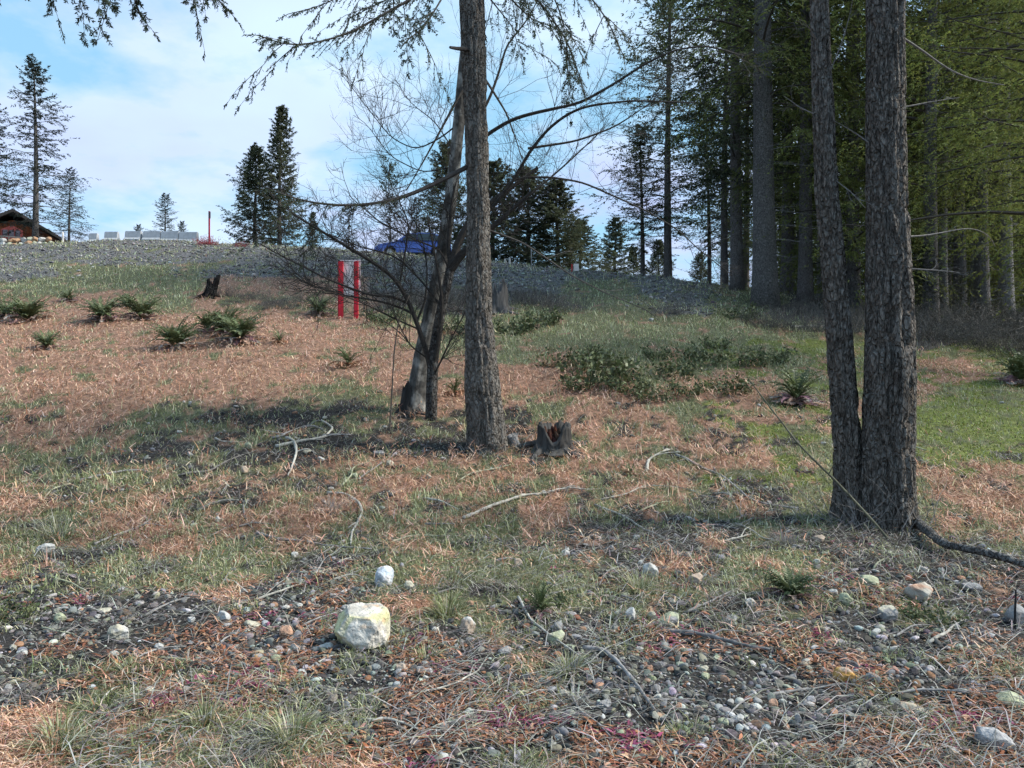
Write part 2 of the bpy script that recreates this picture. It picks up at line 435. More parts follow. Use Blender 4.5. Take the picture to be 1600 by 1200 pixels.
def covers():
    x, y, r = scatter(450000, 100)
    jit = (r.normal(0, 1, len(x)), r.normal(0, 1, len(x)))
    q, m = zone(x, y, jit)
    a = r.random(len(x))
    tuft = fbm(x * 3.1, y * 3.1, 0, 41)
    rust = fbm(x * 2.6 + 9, y * 2.6, 0, 43)
    far = (1 + y / 9.0) * np.clip(.55 + y / 11, .72, 1)
    # green
    g = ((q == 1) & (a < .80)) | ((q == 2) & (a < .07 * (tuft > .55) + .015)) | ((q == 4) & (tuft > .58) & (a < .30)) | ((q == 5) & (tuft > .585) & (a < .40)) | ((q == 0) & (tuft > .60) & (a < .5)) | ((q == 6) & (a < .08))
    k = np.where(g)[0]; n = len(k); rr = rngf(5)
    C = pal(rr, n, SAGE) * (1 + .3 * np.clip((y[k] - 11) / 6, 0, 1))[:, None]; C = C * (.65 + .7 * fbm(x[k] * 1.1, y[k] * 1.1, 0, 51))[:, None]  # farther grass made paler, colour lifted to make up for brush shade
    dark = (tuft[k] > .56)
    L = rr.uniform(.035, .12, n) * (1 + y[k] / 30) * np.where(dark, 1.3, 1.0) * np.clip(y[k] / 7, .62, 1)
    blades('grass', np.c_[x[k], y[k], 0 * x[k] - .01], rr.uniform(0, 6.283, n), np.abs(rr.normal(1.12, .40, n)).clip(0, 1.6), L, rr.uniform(.0026, .005, n) * far[k], C, M['blade'],
           'sage green grass growing in patches over the slope', 'grass')
    # moss-bright lawn
    k = np.where((q == 3))[0]; n = len(k); rr = rngf(6)
    blades('mossy_grass', np.c_[x[k], y[k], 0 * x[k] - .01], rr.uniform(0, 6.283, n), np.abs(rr.normal(1.1, .35, n)), rr.uniform(.035, .085, n), rr.uniform(.004, .008, n) * far[k], pal(rr, n, MOSS + SAGE[:2]), M['blade'],
           'bright mossy green grass beside the twin firs', 'grass')
    # bracken and straw
    b = ((q == 2) & (a > .07)) | ((q == 1) & (a > .95)) | ((q == 5) & (rust > .60) & (a > .86)) | ((q == 0) & (a > .985))
    k = np.where(b)[0]; n = len(k); rr = rngf(7)
    C = pal(rr, n, BRAC, .15) * (.55 + .9 * fbm(x[k] * 4.5, y[k] * 4.5, 0, 57))[:, None] * (.75 + .7 * fbm(x[k] * .9, y[k] * 1.3, 0, 52))[:, None]
    hump = fbm(x[k] * 2.0, y[k] * 2.0, 0, 53)
    hgt = rr.random(n) ** 2 * .2 * np.clip(hump * 2 - .5, 0, 1.2) * np.clip(y[k] / 8, .4, 1.2)
    th = np.where(rr.random(n) < .93, rr.normal(1.52, .13, n), rr.uniform(.3, 1.2, n))
    near = np.clip(y[k] / 7, .45, 1)
    blades('dry_bracken', np.c_[x[k], y[k], hgt], rr.uniform(0, 6.283, n), th, rr.uniform(.07, .20, n) * near, rr.uniform(.0024, .0048, n) * far[k], C, M['straw'],
           'matted dry brown bracken and dead grass', 'bracken', .35)
    # rust needle litter and dead leaves on soil
    c = ((q == 5) & (rust > .535) & (a > .68)) | ((q == 4) & (rust > .60) & (a > .7)) | ((q == 1) & (rust > .64) & (a > .86) & (a < .95))
    k = np.where(c)[0]; n = len(k); rr = rngf(8)
    mg = fbm(x[k] * 6 + 3, y[k] * 6, 0, 61) > .675
    C = np.where(mg[:, None], pal(rr, n, MAG), pal(rr, n, RUST))
    blades('leaf_litter', np.c_[x[k], y[k], rr.uniform(.004, .02, n)], rr.uniform(0, 6.283, n), rr.normal(1.5, .12, n), rr.uniform(.02, .055, n), rr.uniform(.004, .013, n) * (1 + y[k] / 14), C, M['straw'],
           'rust and reddish needles and dead leaves strewn on dark soil', 'leaf litter', .3)
    # grey straw and fine twigs
    d = ((q == 4) & (a < .42)) | ((q == 5) & (a < .07)) | ((q == 6) & (a > .3)) | ((q == 1) & (a > .80) & (a < .85)) | ((q == 0) & (a > .93) & (a < .98))
    k = np.where(d)[0]; n = len(k); rr = rngf(9)
    up = (q[k] == 6)
    th = np.where(up, rr.uniform(.1, 1.2, n), rr.normal(1.48, .13, n))
    L = np.where(up, rr.uniform(.1, .36, n), rr.uniform(.04, .20, n))
    C = pal(rr, n, GREY) * np.where(up, .8, .95)[:, None]
    blades('twig_litter', np.c_[x[k], y[k], rr.uniform(0, .03, n)], rr.uniform(0, 6.283, n), th, L, rr.uniform(.0018, .004, n) * far[k], C, M['straw'],
           'fine grey straw and needle litter on dark ground', 'litter', .35)
    # longer fallen twigs
    x, y, r = scatter(60000, 140, 2.1, 12.)
    q, m = zone(x, y)
    dn = fbm(x * 1.4, y * 1.4, 0, 81)
    k = np.where(((q == 4) & (dn > .36)) | ((q == 5) & (dn > .5)) | ((q == 1) & (dn > .62)))[0][:3600]; n = len(k)
    ph = np.where(r.random(n) < .5, r.normal(.3, .5, n), r.uniform(0, 6.283, n))
    blades('fallen_twigs', np.c_[x[k], y[k], r.uniform(.008, .04, n)], ph, r.normal(1.5, .08, n), r.uniform(.08, .30, n), r.uniform(.0022, .0048, n) * (1 + y[k] / 14), pal(r, n, [(.24, .235, .215), (.17, .165, .155), (.34, .33, .30), (.10, .095, .09)], .2), M['straw'],
           'pale thin fallen twigs tangled on dark soil', 'twigs', .3)
covers()

# ------------------------------------------------------------------ stones
def ico(sub):
    import bmesh
    bm = bmesh.new(); bmesh.ops.create_icosphere(bm, subdivisions=sub, radius=1.0)
    v = np.array([p.co[:] for p in bm.verts]); f = np.array([[q.index for q in p.verts] for p in bm.faces]); bm.free()
    return v, f
ICO = {s: ico(s) for s in (1, 2, 3, 4)}
def rock_verts(seed, sub, rough=.28, cuts=5, sq=1.0):
    v, f = ICO[sub]; r = rngf(seed)
    n = fbm(v[:, 0] * 1.3 + seed, v[:, 1] * 1.3, v[:, 2] * 1.3, seed, 3)
    w = v * (1 + rough * (n - .5) * 2)[:, None]
    for _ in range(cuts):
        d = nrm(r.normal(0, 1, 3)); h = r.uniform(.58, .85)
        e = np.maximum(w @ d - h, 0)
        w = w - e[:, None] * d[None] * .93 * sq
    if sub >= 3:
        w = w * (1 + .035 * (fbm(w[:, 0] * 6, w[:, 1] * 6, w[:, 2] * 6, seed + 5) - .5))[:, None]
    return w / np.abs(w).max(0), f

def gravel():
    src = bpy.data.collections.new('gravel_sources')
    gm = bpy.data.materials.new('gravel_stone'); gm.use_nodes = True
    n, l = gm.node_tree.nodes, gm.node_tree.links
    a = n.new('ShaderNodeAttribute'); a.attribute_type = 'INSTANCER'; a.attribute_name = 'Tint'
    b = n['Principled BSDF']; b.inputs['Roughness'].default_value = .9; b.inputs['Specular IOR Level'].default_value = .2
    tcn = n.new('ShaderNodeTexCoord'); nz = n.new('ShaderNodeTexNoise'); nz.inputs['Scale'].default_value = 2.5
    l.new(tcn.outputs['Object'], nz.inputs['Vector'])
    mr = n.new('ShaderNodeMapRange'); mr.inputs[3].default_value = .6; mr.inputs[4].default_value = 1.4
    l.new(nz.outputs['Fac'], mr.inputs[0])
    mm = n.new('ShaderNodeMix'); mm.data_type = 'RGBA'; mm.blend_type = 'MULTIPLY'; mm.inputs[0].default_value = 1
    l.new(a.outputs['Color'], mm.inputs[6]); l.new(mr.outputs[0], mm.inputs[7]); l.new(mm.outputs[2], b.inputs['Base Color'])
    for s in range(6):
        v, f = rock_verts(700 + s, 2, .3, 4)
        o = bpy.data.objects.new('pebble_source', mesh_from('pebble', v, f, None, gm, s < 2)); src.objects.link(o)
    X, Y, S, C = [], [], [], []
    # loose pebbles near the camera
    x, y, r = scatter(170000, 300, 2.1, 13.)
    q, m = zone(x, y, (r.normal(0, 1, len(x)), r.normal(0, 1, len(x))))
    dens = fbm(x * 1.6, y * 1.6, 0, 71)
    keep = ((q == 5) & (r.random(len(x)) < np.clip(.22 + (dens - .3) * 1.4, .2, .7))) | ((q == 4) & (r.random(len(x)) < .3 * np.clip((dens - .3) * 3, 0, 1))) | ((q == 1) & (r.random(len(x)) < .02))
    k = np.where(keep)[0]
    X.append(x[k]); Y.append(y[k]); S.append(.0038 * np.exp(r.exponential(.55, len(k))).clip(1, 6) * (.7 + y[k] / 12))
    cg = pal(r, len(k), [(.11, .11, .112), (.17, .17, .168), (.075, .075, .077), (.26, .26, .25), (.13, .125, .11), (.42, .42, .40), (.09, .09, .09), (.22, .22, .17), (.055, .055, .057)])
    t = r.random(len(k)); cg[t < .08] = pal(r, int((t < .08).sum()), [(.34, .2, .13), (.26, .13, .08)])
    C.append(cg * .85)
    # the gravel bank
    x, y, r = scatter(260000, 301, 19., 44.)
    q, m = zone(x, y, (r.normal(0, 1, len(x)), r.normal(0, 1, len(x))))
    k = np.where((q == 0) & (r.random(len(x)) < .62))[0]
    X.append(x[k]); Y.append(y[k]); S.append(.0105 * np.exp(r.exponential(.45, len(k))).clip(1, 6))
    C.append(pal(r, len(k), [(.13, .128, .128), (.17, .17, .165), (.085, .085, .085), (.20, .20, .19), (.30, .30, .285), (.09, .085, .08), (.11, .108, .105)]))
    X, Y, S, C = map(np.concatenate, (X, Y, S, C))
    n_ = len(X); r = rngf(77)
    me = bpy.data.meshes.new('gravel')
    me.vertices.add(n_)
    me.vertices.foreach_set('co', np.c_[X, Y, H(X, Y) + S * .3].astype(np.float32).ravel())
    def attr(nm, ty, key, d):
        at_ = me.attributes.new(nm, ty, 'POINT'); at_.data.foreach_set(key, np.ascontiguousarray(d).ravel())
    attr('Siz', 'FLOAT_VECTOR', 'vector', (S[:, None] * np.c_[r.uniform(.8, 1.5, n_), r.uniform(.8, 1.2, n_), r.uniform(.5, .8, n_)]).astype(np.float32))
    attr('Rot', 'FLOAT_VECTOR', 'vector', np.c_[r.normal(0, .25, n_), r.normal(0, .25, n_), r.uniform(0, 6.283, n_)].astype(np.float32))
    attr('Pick', 'INT', 'value', r.integers(0, 6, n_).astype(np.int32))
    attr('Tint', 'FLOAT_COLOR', 'color', np.c_[C.clip(.02, .9), np.ones(n_)].astype(np.float32))
    o = obj('gravel', me)
    tag(o, 'grey gravel and pebbles strewn over the soil and bank', 'gravel', kind='stuff')
    ng = bpy.data.node_groups.new('scatter_pebbles', 'GeometryNodeTree')
    ng.interface.new_socket('Geometry', in_out='INPUT', socket_type='NodeSocketGeometry')
    ng.interface.new_socket('Geometry', in_out='OUTPUT', socket_type='NodeSocketGeometry')
    N, Lk = ng.nodes, ng.links
    gi, go = N.new('NodeGroupInput'), N.new('NodeGroupOutput')
    ci = N.new('GeometryNodeCollectionInfo'); ci.inputs['Collection'].default_value = src
    ci.inputs['Separate Children'].default_value = True; ci.inputs['Reset Children'].default_value = True
    ip = N.new('GeometryNodeInstanceOnPoints'); ip.inputs['Pick Instance'].default_value = True
    def na(nm, ty):
        q = N.new('GeometryNodeInputNamedAttribute'); q.data_type = ty; q.inputs['Name'].default_value = nm
        return q.outputs[0]
    mp = N.new('GeometryNodeMeshToPoints')
    Lk.new(gi.outputs[0], ip.inputs['Points'])
    Lk.new(ci.outputs[0], ip.inputs['Instance'])
    Lk.new(na('Pick', 'INT'), ip.inputs['Instance Index'])
    er = N.new('FunctionNodeEulerToRotation'); Lk.new(na('Rot', 'FLOAT_VECTOR'), er.inputs[0]); Lk.new(er.outputs[0], ip.inputs['Rotation'])
    Lk.new(na('Siz', 'FLOAT_VECTOR'), ip.inputs['Scale'])
    Lk.new(ip.outputs[0], go.inputs[0])
    N.remove(mp)
    md = o.modifiers.new('scatter', 'NODES'); md.node_group = ng
gravel()

# ------------------------------------------------------------------ trees
def resample(P, n):
    P = np.asarray(P, float)
    s = np.concatenate([[0], np.cumsum(np.linalg.norm(np.diff(P, axis=0), axis=1))])
    # smooth (Catmull-like) by dense linear + blur
    t = np.linspace(0, s[-1], n)
    Q = np.stack([np.interp(t, s, P[:, i]) for i in range(3)], 1)
    if n > 6:
        for _ in range(2):
            Q[1:-1] = .25 * Q[:-2] + .5 * Q[1:-1] + .25 * Q[2:]
    return Q

def trunk_mesh(name, P, R, material, parent, off, col, seed, sides=64, step=.035, amp=.16, flare=.35):
    P = np.asarray(P, float); R = np.asarray(R, float)
    s = np.concatenate([[0], np.cumsum(np.linalg.norm(np.diff(P, axis=0), axis=1))])
    n = int(s[-1] / step) + 2
    t = np.linspace(0, s[-1], n)
    Q = np.stack([np.interp(t, s, P[:, i]) for i in range(3)], 1)
    for _ in range(int(.3 / step)): Q[1:-1] = .25 * Q[:-2] + .5 * Q[1:-1] + .25 * Q[2:]
    r = np.interp(t, s, R)
    th = np.linspace(0, 2 * math.pi, sides, endpoint=False)
    c, sn = np.cos(th)[None], np.sin(th)[None]
    tt = t[:, None]
    rr = r[:, None] * np.ones_like(c)
    kf = 2.3 / max(r.mean(), .05) * .12 + 2.2
    wob = (vnoise(c * 1.2 + tt * .6, sn * 1.2, tt * .5, seed) - .5) * .10
    lat = (fbm(c * 2 + 5, sn * 2, tt * 1.6, seed + 1) - .5) * .8        # furrows wander sideways
    fur = np.abs(vnoise(np.cos(th[None] + lat * .5) * kf * 1.6 + 3, np.sin(th[None] + lat * .5) * kf * 1.6, tt * 3.2, seed + 2) - .5) * 2
    fur = np.clip(fur * 2.6, 0, 1)
    fine = fbm(c * kf * 3, sn * kf * 3, tt * 9, seed + 3) - .5
    fl = flare * np.exp(-tt / .2) * (1 + .5 * np.sin(th[None] * 3 + seed) + .3 * np.sin(th[None] * 5 + 2 * seed))
    rr = rr * (1 + wob + amp * (fur - .7) + amp * .5 * fine + fl)
    V = Q[:, None] + np.stack([c * rr, sn * rr, 0 * rr], -1)
    k = sides
    i = np.arange(n - 1)[:, None] * k; j = np.arange(k)[None]
    F = np.stack([i + j, i + (j + 1) % k, i + k + (j + 1) % k, i + k + j], -1).reshape(-1, 4)
    tint = .75 + .5 * fbm(c * 2.5, sn * 2.5, tt * 3, seed + 7)
    C = np.asarray(col)[None, None] * tint[..., None]
    return obj(name, mesh_from(name, V.reshape(-1, 3) - np.asarray(off), F, C.reshape(-1, 3), material, True), parent)

def sprays(mb, P, rng, n_twig=14, tw_len=.5, m=9, tl=.10, tw=.022, t0=.25, droop=.25, ang=.95, col=(.045, .06, .025), stem=None, fan=2, var=.35):
    """needle shoots along side twigs of the limb P, added to mb; twig stems to stem"""
    P = np.asarray(P, float)
    s = np.concatenate([[0], np.cumsum(np.linalg.norm(np.diff(P, axis=0), axis=1))]); s /= s[-1]
    t = t0 + (1 - t0) * (np.arange(n_twig) + rng.random(n_twig)) / n_twig
    t[-1] = 1.0
    B = np.stack([np.interp(t, s, P[:, i]) for i in range(3)], 1)
    T = nrm(np.stack([np.interp(t, s, np.gradient(P[:, i])) for i in range(3)], 1))
    side = nrm(np.cross(T, [0, 0, 1.0]) + 1e-6); up = np.cross(side, T)
    sg = np.where(np.arange(n_twig) % 2 == 0, 1.0, -1.0)
    a = ang * rng.uniform(.6, 1.15, n_twig); a[-1] = 0
    D = nrm(T * np.cos(a)[:, None] + side * (sg * np.sin(a))[:, None] + up * rng.normal(0, .16, (n_twig, 1)) - np.array([0, 0, 1]) * droop * rng.uniform(.3, 1.4, (n_twig, 1)))
    q = (t - t0) / (1 - t0)
    L = tw_len * (.45 + .75 * np.sin(np.pi * np.clip(q * .8 + .15, 0, 1))) * (1 - .45 * q) * rng.uniform(.6, 1.25, n_twig)
    L[-1] *= 1.9
    ss = np.linspace(.12, 1, m)[None] * np.ones((n_twig, 1)) + rng.normal(0, .03, (n_twig, m))
    pos = B[:, None] + D[:, None] * (L[:, None] * ss)[..., None]
    pos[..., 2] -= droop * .55 * L[:, None] * ss ** 2
    if stem is not None:
        for k in range(n_twig):
            stem.tube(np.vstack([B[k], pos[k, m // 2], pos[k, -1]]), [.0045, .003, .0015], 3, (.07, .06, .05), False)
    sd2 = nrm(np.cross(D, up))
    pos = np.repeat(pos, fan, 1); mm = m * fan
    sg2 = np.where(np.arange(mm) % 2 == 0, 1.0, -1.0)[None, :, None]
    d = nrm(D[:, None] * rng.uniform(.45, 1.0, (n_twig, mm, 1)) + sd2[:, None] * sg2 * rng.uniform(.2, 1.0, (n_twig, mm, 1)) + rng.normal(0, .28, (n_twig, mm, 3)) - np.array([0, 0, droop * .5]))
    taper = 1 - .35 * np.repeat(np.linspace(0, 1, m), fan)[None, :, None]
    l = tl * rng.uniform(.6, 1.3, (n_twig, mm, 1)) * taper
    w = nrm(np.cross(d, rng.normal(0, 1, (n_twig, mm, 3)) * .5 + up[:, None])) * (tw * .5 * rng.uniform(.7, 1.3, (n_twig, mm, 1)))
    V = np.stack([pos, pos + d * l * .5 + w, pos + d * l, pos + d * l * .5 - w], 2).reshape(-1, 3)
    nq = n_twig * mm
    F = np.arange(nq * 4).reshape(-1, 4)
    c = np.asarray(col)[None, None] * (1 + var * rng.normal(0, .5, (n_twig, 1, 1))).clip(.4, 2) * rng.uniform(.78, 1.25, (n_twig, mm, 1))
    c = c * (1 + .05 * rng.normal(0, 1, (n_twig, mm, 3)))
    mb.add(V, F, np.repeat(c.reshape(-1, 3), 4, 0))

def limb_path(p, az, length, rise, sag, rng, n=7):
    t = np.linspace(0, 1, n)
    w = np.cumsum(rng.normal(0, .05, n)) * t
    az2 = az + w
    x = np.cumsum(np.cos(az2)) / n * length; y = np.cumsum(np.sin(az2)) / n * length
    z = length * (rise * t - sag * t ** 2 + .18 * t ** 5)
    return np.c_[p[0] + x - x[0], p[1] + y - y[0], p[2] + z]

def conifer(name, label, h, r0, cb, rad, nlimb, seed, loc=(0, 0, 0), rise=.25, sag=.45, droop=.25, n_twig=14, m=7, tl=.2, tw=.05, col=(.045, .062, .025), shape=.85, dead=0, lean=0, group=None, tipw=.12, bark=(.13, .12, .115), fan=2, gap=0.0, tfac=.38):
    r = rngf(seed)
    root = thing(name, label, 'tree', loc, group)
    zs = np.linspace(0, h, 10)
    P = np.c_[lean * zs / h + .012 * h * np.sin(zs / h * 3 + seed) * zs / h, .01 * h * np.cos(zs / h * 4) * zs / h, zs - .15]
    R = r0 * (1 - zs / h) ** .8 + .012
    mb = MB(); mb.tube(resample(P, 26), np.interp(np.linspace(0, 1, 26), zs / h, R) * (1 + .35 * np.exp(-np.linspace(0, 1, 26) * 26)), 12, bark)
    mb.build('trunk', M['bark'], root, smooth=True)
    lim, fol = MB(), MB()
    q = (np.arange(nlimb) + r.random(nlimb)) / nlimb
    q = q ** .9
    az = np.arange(nlimb) * 2.399 + r.normal(0, .35, nlimb)
    for k in range(nlimb):
        z = cb + (h * .985 - cb) * q[k]
        f = (1 - q[k]) ** shape
        low = min(1, .55 + q[k] * 4)
        L = (rad * f * low + tipw * rad) * r.uniform(.5, 1.28) * (.8 + .4 * float(vnoise(np.array([z * .9 + math.cos(az[k]) * 1.2]), math.sin(az[k]) * 1.2 + seed, 0, seed)[0]))
        if gap and r.random() < gap: L *= .4
        p = np.array([np.interp(z, P[:, 2], P[:, i]) for i in range(3)])
        lp = limb_path(p, az[k], L, rise + .35 * q[k], sag * (1 - .6 * q[k]), r)
        lim.tube(lp, np.linspace(max(.006, L * .009), .003, len(lp)), 4, (.06, .053, .046), False)
        nt = max(4, int(n_twig * (.45 + .55 * L / rad)))
        sprays(fol, lp, r, nt, L * tfac, m, tl, tw, .12 if L < rad * .5 else .24, droop, .95, np.asarray(col) * r.uniform(.75, 1.25), None, fan)
    for k in range(dead):
        z = r.uniform(.08, 1) * cb
        p = np.array([np.interp(z, P[:, 2], P[:, i]) for i in range(3)])
        lp = limb_path(p, r.uniform(0, 6.28), r.uniform(.35, 1.0) * rad * .6, .1, .35, r)
        lim.tube(lp, np.linspace(.014, .003, len(lp)), 3, (.13, .125, .12), False)
        for e in range(3):
            b = lp[r.integers(2, len(lp))]
            e2 = b + r.normal(0, .25, 3) * np.array([1, 1, .5])
            lim.tube(np.vstack([b, (b + e2) / 2 + r.normal(0, .03, 3), e2]), [.006, .004, .002], 3, (.14, .135, .13), False)
    lim.build('limbs', M['twig'], root)['kind'] = 'stuff'
    fol.build('crown', M['needle'], root)['kind'] = 'stuff'
    return root

# ---- the trees beyond the ridge
DK = (.085, .097, .058); GR = (.14, .16, .05)
def place(root, px, d, top=None, h=None, rz=0, label=None, group=None, first=False, sx=1.0, sink=.1):
    b = gd(px, d); b[2] -= sink
    s = 1.0
    if top is not None: s = (CAMZ + (CY - top) / FPX * d - b[2]) / h
    if first:
        root.location = tuple(float(q) for q in b); root.rotation_euler = (0, 0, rz); root.scale = (s * sx, s * sx, s)
        return root
    return dup(root, b, rz, (s * sx, s * sx, s), label, group)

spA = conifer('spire_fir', 'slender dense fir with pointed top standing on the ridge above the red-posted sign', 8, .12, .3, 1.45, 130, 11, n_twig=13, m=6, tl=.19, tw=.045, col=DK, fan=3, sag=.3)
place(spA, 437, 42, 165, 8, .3, first=True)
spB = conifer('broad_fir', 'broad bushy fir beside the slender spire fir on the ridge', 6, .11, .15, 1.9, 120, 12, n_twig=15, m=7, tl=.17, tw=.042, col=DK, fan=3, droop=.35, sag=.3)
place(spB, 398, 43, 228, 6, .9, first=True)
spC = conifer('open_fir', 'tall open-branched fir rising in front of the wooden cabin', 11, .17, 1.0, 2.9, 105, 13, n_twig=13, m=7, tl=.2, tw=.05, col=(.034, .042, .034), sag=.5, rise=.2, gap=.15, dead=8)
place(spC, 55, 41, 92, 11, 0, first=True)
place(spC, 108, 52, 262, 11, 2.0, 'smaller open fir just right of the cabin roof')
place(spC, -12, 50, 150, 11, 4.0, 'fir cut by the left edge of the picture, behind the cabin')
place(spC, 257, 62, 303, 11, 1.0, 'small lone fir standing behind the concrete barriers', sx=1.15)
place(spC, 284, 70, 345, 11, 3.0, 'tiny fir tip right of the lone fir behind the concrete barriers')
place(spC, 216, 75, 350, 11, 3.0, 'tiny fir tip poking up above the gap between barriers')
G1 = 'firs behind the ridge in the middle'
place(spB, 770, 48, 252, 6, 1.5, 'dark fir directly behind the leaning centre trunk', G1, sx=1.2)
place(spB, 826, 47, 262, 6, 2.5, 'large dark cone-shaped fir right of the centre trunk, beyond the ridge', G1, sx=1.35)
place(spB, 872, 46, 282, 6, 3.5, 'greener fir at the right end of the dark clump beyond the ridge', G1, sx=1.4)
place(spB, 905, 52, 345, 6, .4, 'low fir on the right skirt of the dark clump beyond the ridge', G1, sx=1.5)
place(spB, 698, 50, 222, 6, 5.0, 'fir half hidden behind the pale alder stem', G1, sx=.8)
place(spA, 960, 62, 338, 8, 1.1, 'small pale fir standing alone far beyond the ridge', G1, sx=1.5)
place(spB, 990, 66, 385, 6, 2.0, 'low far fir between the lone fir and the two slim trunks', G1)
place(spB, 1030, 60, 375, 6, 2.9, 'low far fir behind the two slim bare trunks', G1)
place(spB, 1095, 58, 395, 6, 4.1, 'small fir at the foot of the pale gap of sky', G1)
place(spA, 488, 52, 330, 8, 1.9, 'short thin fir right of the slender spire fir', G1)
place(spC, 545, 60, 318, 11, 2.2, 'thin far fir seen through bare twigs above the sign', G1)
place(spC, 610, 58, 300, 11, 5.2, 'far fir above the parked blue car', G1)
place(spC, 650, 64, 310, 11, .7, 'far thin fir between the car roof and the alder', G1)

tallA = conifer('tall_fir', 'slim fir with long bare trunk and dark crown, left one of two beyond the ridge', 20, .22, 4.2, 3.6, 120, 21, n_twig=15, m=7, tl=.28, tw=.07, col=DK, sag=.4, gap=.2, dead=14)
place(tallA, 1004, 39, 205, 20, 0, first=True, sink=.2)
tallA.scale = (.62, .62, .44)
tallB = conifer('tall_fir', 'slim fir with long bare trunk, right one of two beyond the ridge', 22, .24, 3.6, 4.3, 165, 22, n_twig=17, m=7, tl=.26, tw=.062, col=DK, sag=.45, gap=.15, dead=16)
place(tallB, 1044, 38, -120, 22, 1, first=True)
tallC = conifer('tall_fir', 'thick straight fir trunk on the bank left of the twin trunks', 24, .36, 6.4, 4.6, 170, 23, tfac=.45, n_twig=18, m=8, tl=.2, tw=.045, col=GR, sag=.55, droop=.45, dead=26, bark=(.12, .115, .11))
place(tallC, 1196, 23.5, first=True)
hem = conifer('drooping_fir', 'dense green fir with branches down to the ground behind the twin trunks', 17, .2, .5, 3.6, 190, 24, n_twig=20, m=8, tl=.19, tw=.04, col=GR, sag=.55, droop=.6, shape=.7)
place(hem, 1335, 25, first=True)
grn = conifer('green_fir', 'green fir with hanging boughs between the thick straight fir and the twin trunks', 22, .22, 4.2, 4.8, 125, 27, gap=.25, tfac=.46, n_twig=26, m=10, tl=.14, tw=.028, col=(.165, .19, .058), sag=.6, droop=.6, shape=.5, dead=18, fan=3)
place(grn, 1258, 25, first=True)
for px, d, rz, s, lab in ((1455, 22.5, 1.0, .95, 'green fir hanging boughs just right of the thick twin trunk'), (1535, 24, 2.2, 1.0, 'green fir with low boughs in the middle of the wood at the right'), (1618, 20, 3.3, .9, 'green fir with boughs cut by the right edge'), (1330, 29, 5.0, 1.05, 'green fir seen in the slot between the twin trunks'), ):
    place(grn, px, d, label=lab, rz=rz).scale = (s, s, s)
drk = conifer('dark_fir', 'dark dense fir with heavy layered boughs left of the thick straight fir', 21, .22, 3.8, 4.2, 150, 29, n_twig=20, m=8, tl=.2, tw=.05, col=(.05, .06, .034), sag=.5, droop=.45, shape=.6, dead=14, gap=.2, tfac=.44)
place(drk, 1152, 27, first=True)
place(drk, 1228, 31, label='dark dense fir right behind the thick straight fir', rz=4.0)
place(drk, 1500, 29, label='dark dense fir behind the pale slim trunk in the wood', rz=5.0)
GF = 'conifers crowding the dark wood'
fr = random.Random(4)
WOODMARK = ((1090, 'gap of pale sky'), (1196, 'thick straight fir'), (1300, 'thinner twin trunk'), (1400, 'thick twin trunk'), (1474, 'pale slim trunk'), (1522, 'thin grey trunk'), (1573, 'thicker pale trunk'), (1640, 'right picture edge'))
ORD = ['first', 'second', 'third', 'fourth', 'fifth', 'sixth', 'seventh', 'eighth', 'ninth', 'tenth', 'eleventh', 'twelfth', 'thirteenth', 'fourteenth', 'fifteenth', 'sixteenth', 'seventeenth', 'eighteenth', 'nineteenth', 'twentieth']
markn = {}
for px, d, pr, sc in sorted(((1132, 35, tallA, .85), (1108, 40, tallA, .6), (1165, 42, tallB, .85), (1150, 47, hem, .45),
                      (1235, 33, hem, .9), (1250, 38, hem, .9), (1285, 34, hem, .8), (1365, 36, hem, .85),
                      (1405, 33, hem, .8), (1440, 37, hem, .85), (1478, 34, tallB, .9), (1515, 38, hem, .85), (1558, 36, hem, .9), (1600, 33, hem, .85), (1640, 30, hem, .9),
                      (1432, 45, hem, .85), (1490, 48, hem, .9), (1540, 50, hem, .85), (1595, 46, hem, .9), (1380, 50, hem, .9), (1300, 52, hem, .8), (1220, 50, hem, .7), (1660, 40, hem, .9), (1460, 60, hem, 1.0), (1520, 62, hem, .95), (1580, 60, hem, 1.0), (1340, 62, hem, .95), (1260, 62, hem, .8)), key=lambda q: q[1]):
    b = gd(px, d); b[2] -= .15
    mk = min(WOODMARK, key=lambda q: abs(q[0] - px))[1]
    markn[mk] = markn.get(mk, 0) + 1
    dup(pr, b, fr.uniform(0, 6.28), sc * fr.uniform(.92, 1.08), 'dark conifer, %s one back into the wood %s the %s' % (ORD[markn[mk] - 1], 'beside' if mk.startswith(('gap', 'right')) else 'behind', mk), GF)
# bare lower trunks that stand out in the wood
pole = conifer('slim_fir', 'pale slim straight trunk in the wood right of the twin trunks', 18, .14, 6.3, 2.6, 70, 31, n_twig=12, m=6, tl=.24, tw=.055, col=GR, sag=.5, droop=.4, dead=22, bark=(.22, .21, .2))
place(pole, 1474, 25.5, first=True, sink=.1)
place(pole, 1573, 26, label='thicker pale trunk near the right edge, among brush', rz=1.7).scale = (1.6, 1.6, 1)
place(pole, 1522, 31, label='thin grey trunk between two paler trunks in the wood', rz=2.9).scale = (.9, .9, 1)
place(pole, 1282, 27, label='thin pale trunk seen just left of the thinner twin trunk', rz=.9).scale = (.8, .8, 1)
place(pole, 1600, 33, label='grey trunk at the very right edge of the wood', rz=3.9)
sap = conifer('fir_sapling', 'small grey fir sapling in front of the pale slim trunk', 2.6, .03, .15, .85, 46, 41, n_twig=9, m=5, tl=.10, tw=.028, col=(.05, .056, .04), sag=.2, rise=.3)
place(sap, 1446, 22.5, first=True)
place(sap, 1502, 23, label='pale fir sapling right of the pale slim trunk', rz=1, top=430, h=2.6)
place(sap, 1425, 24, label='fir sapling close to the right side of the thick twin trunk', rz=2, top=400, h=2.6)
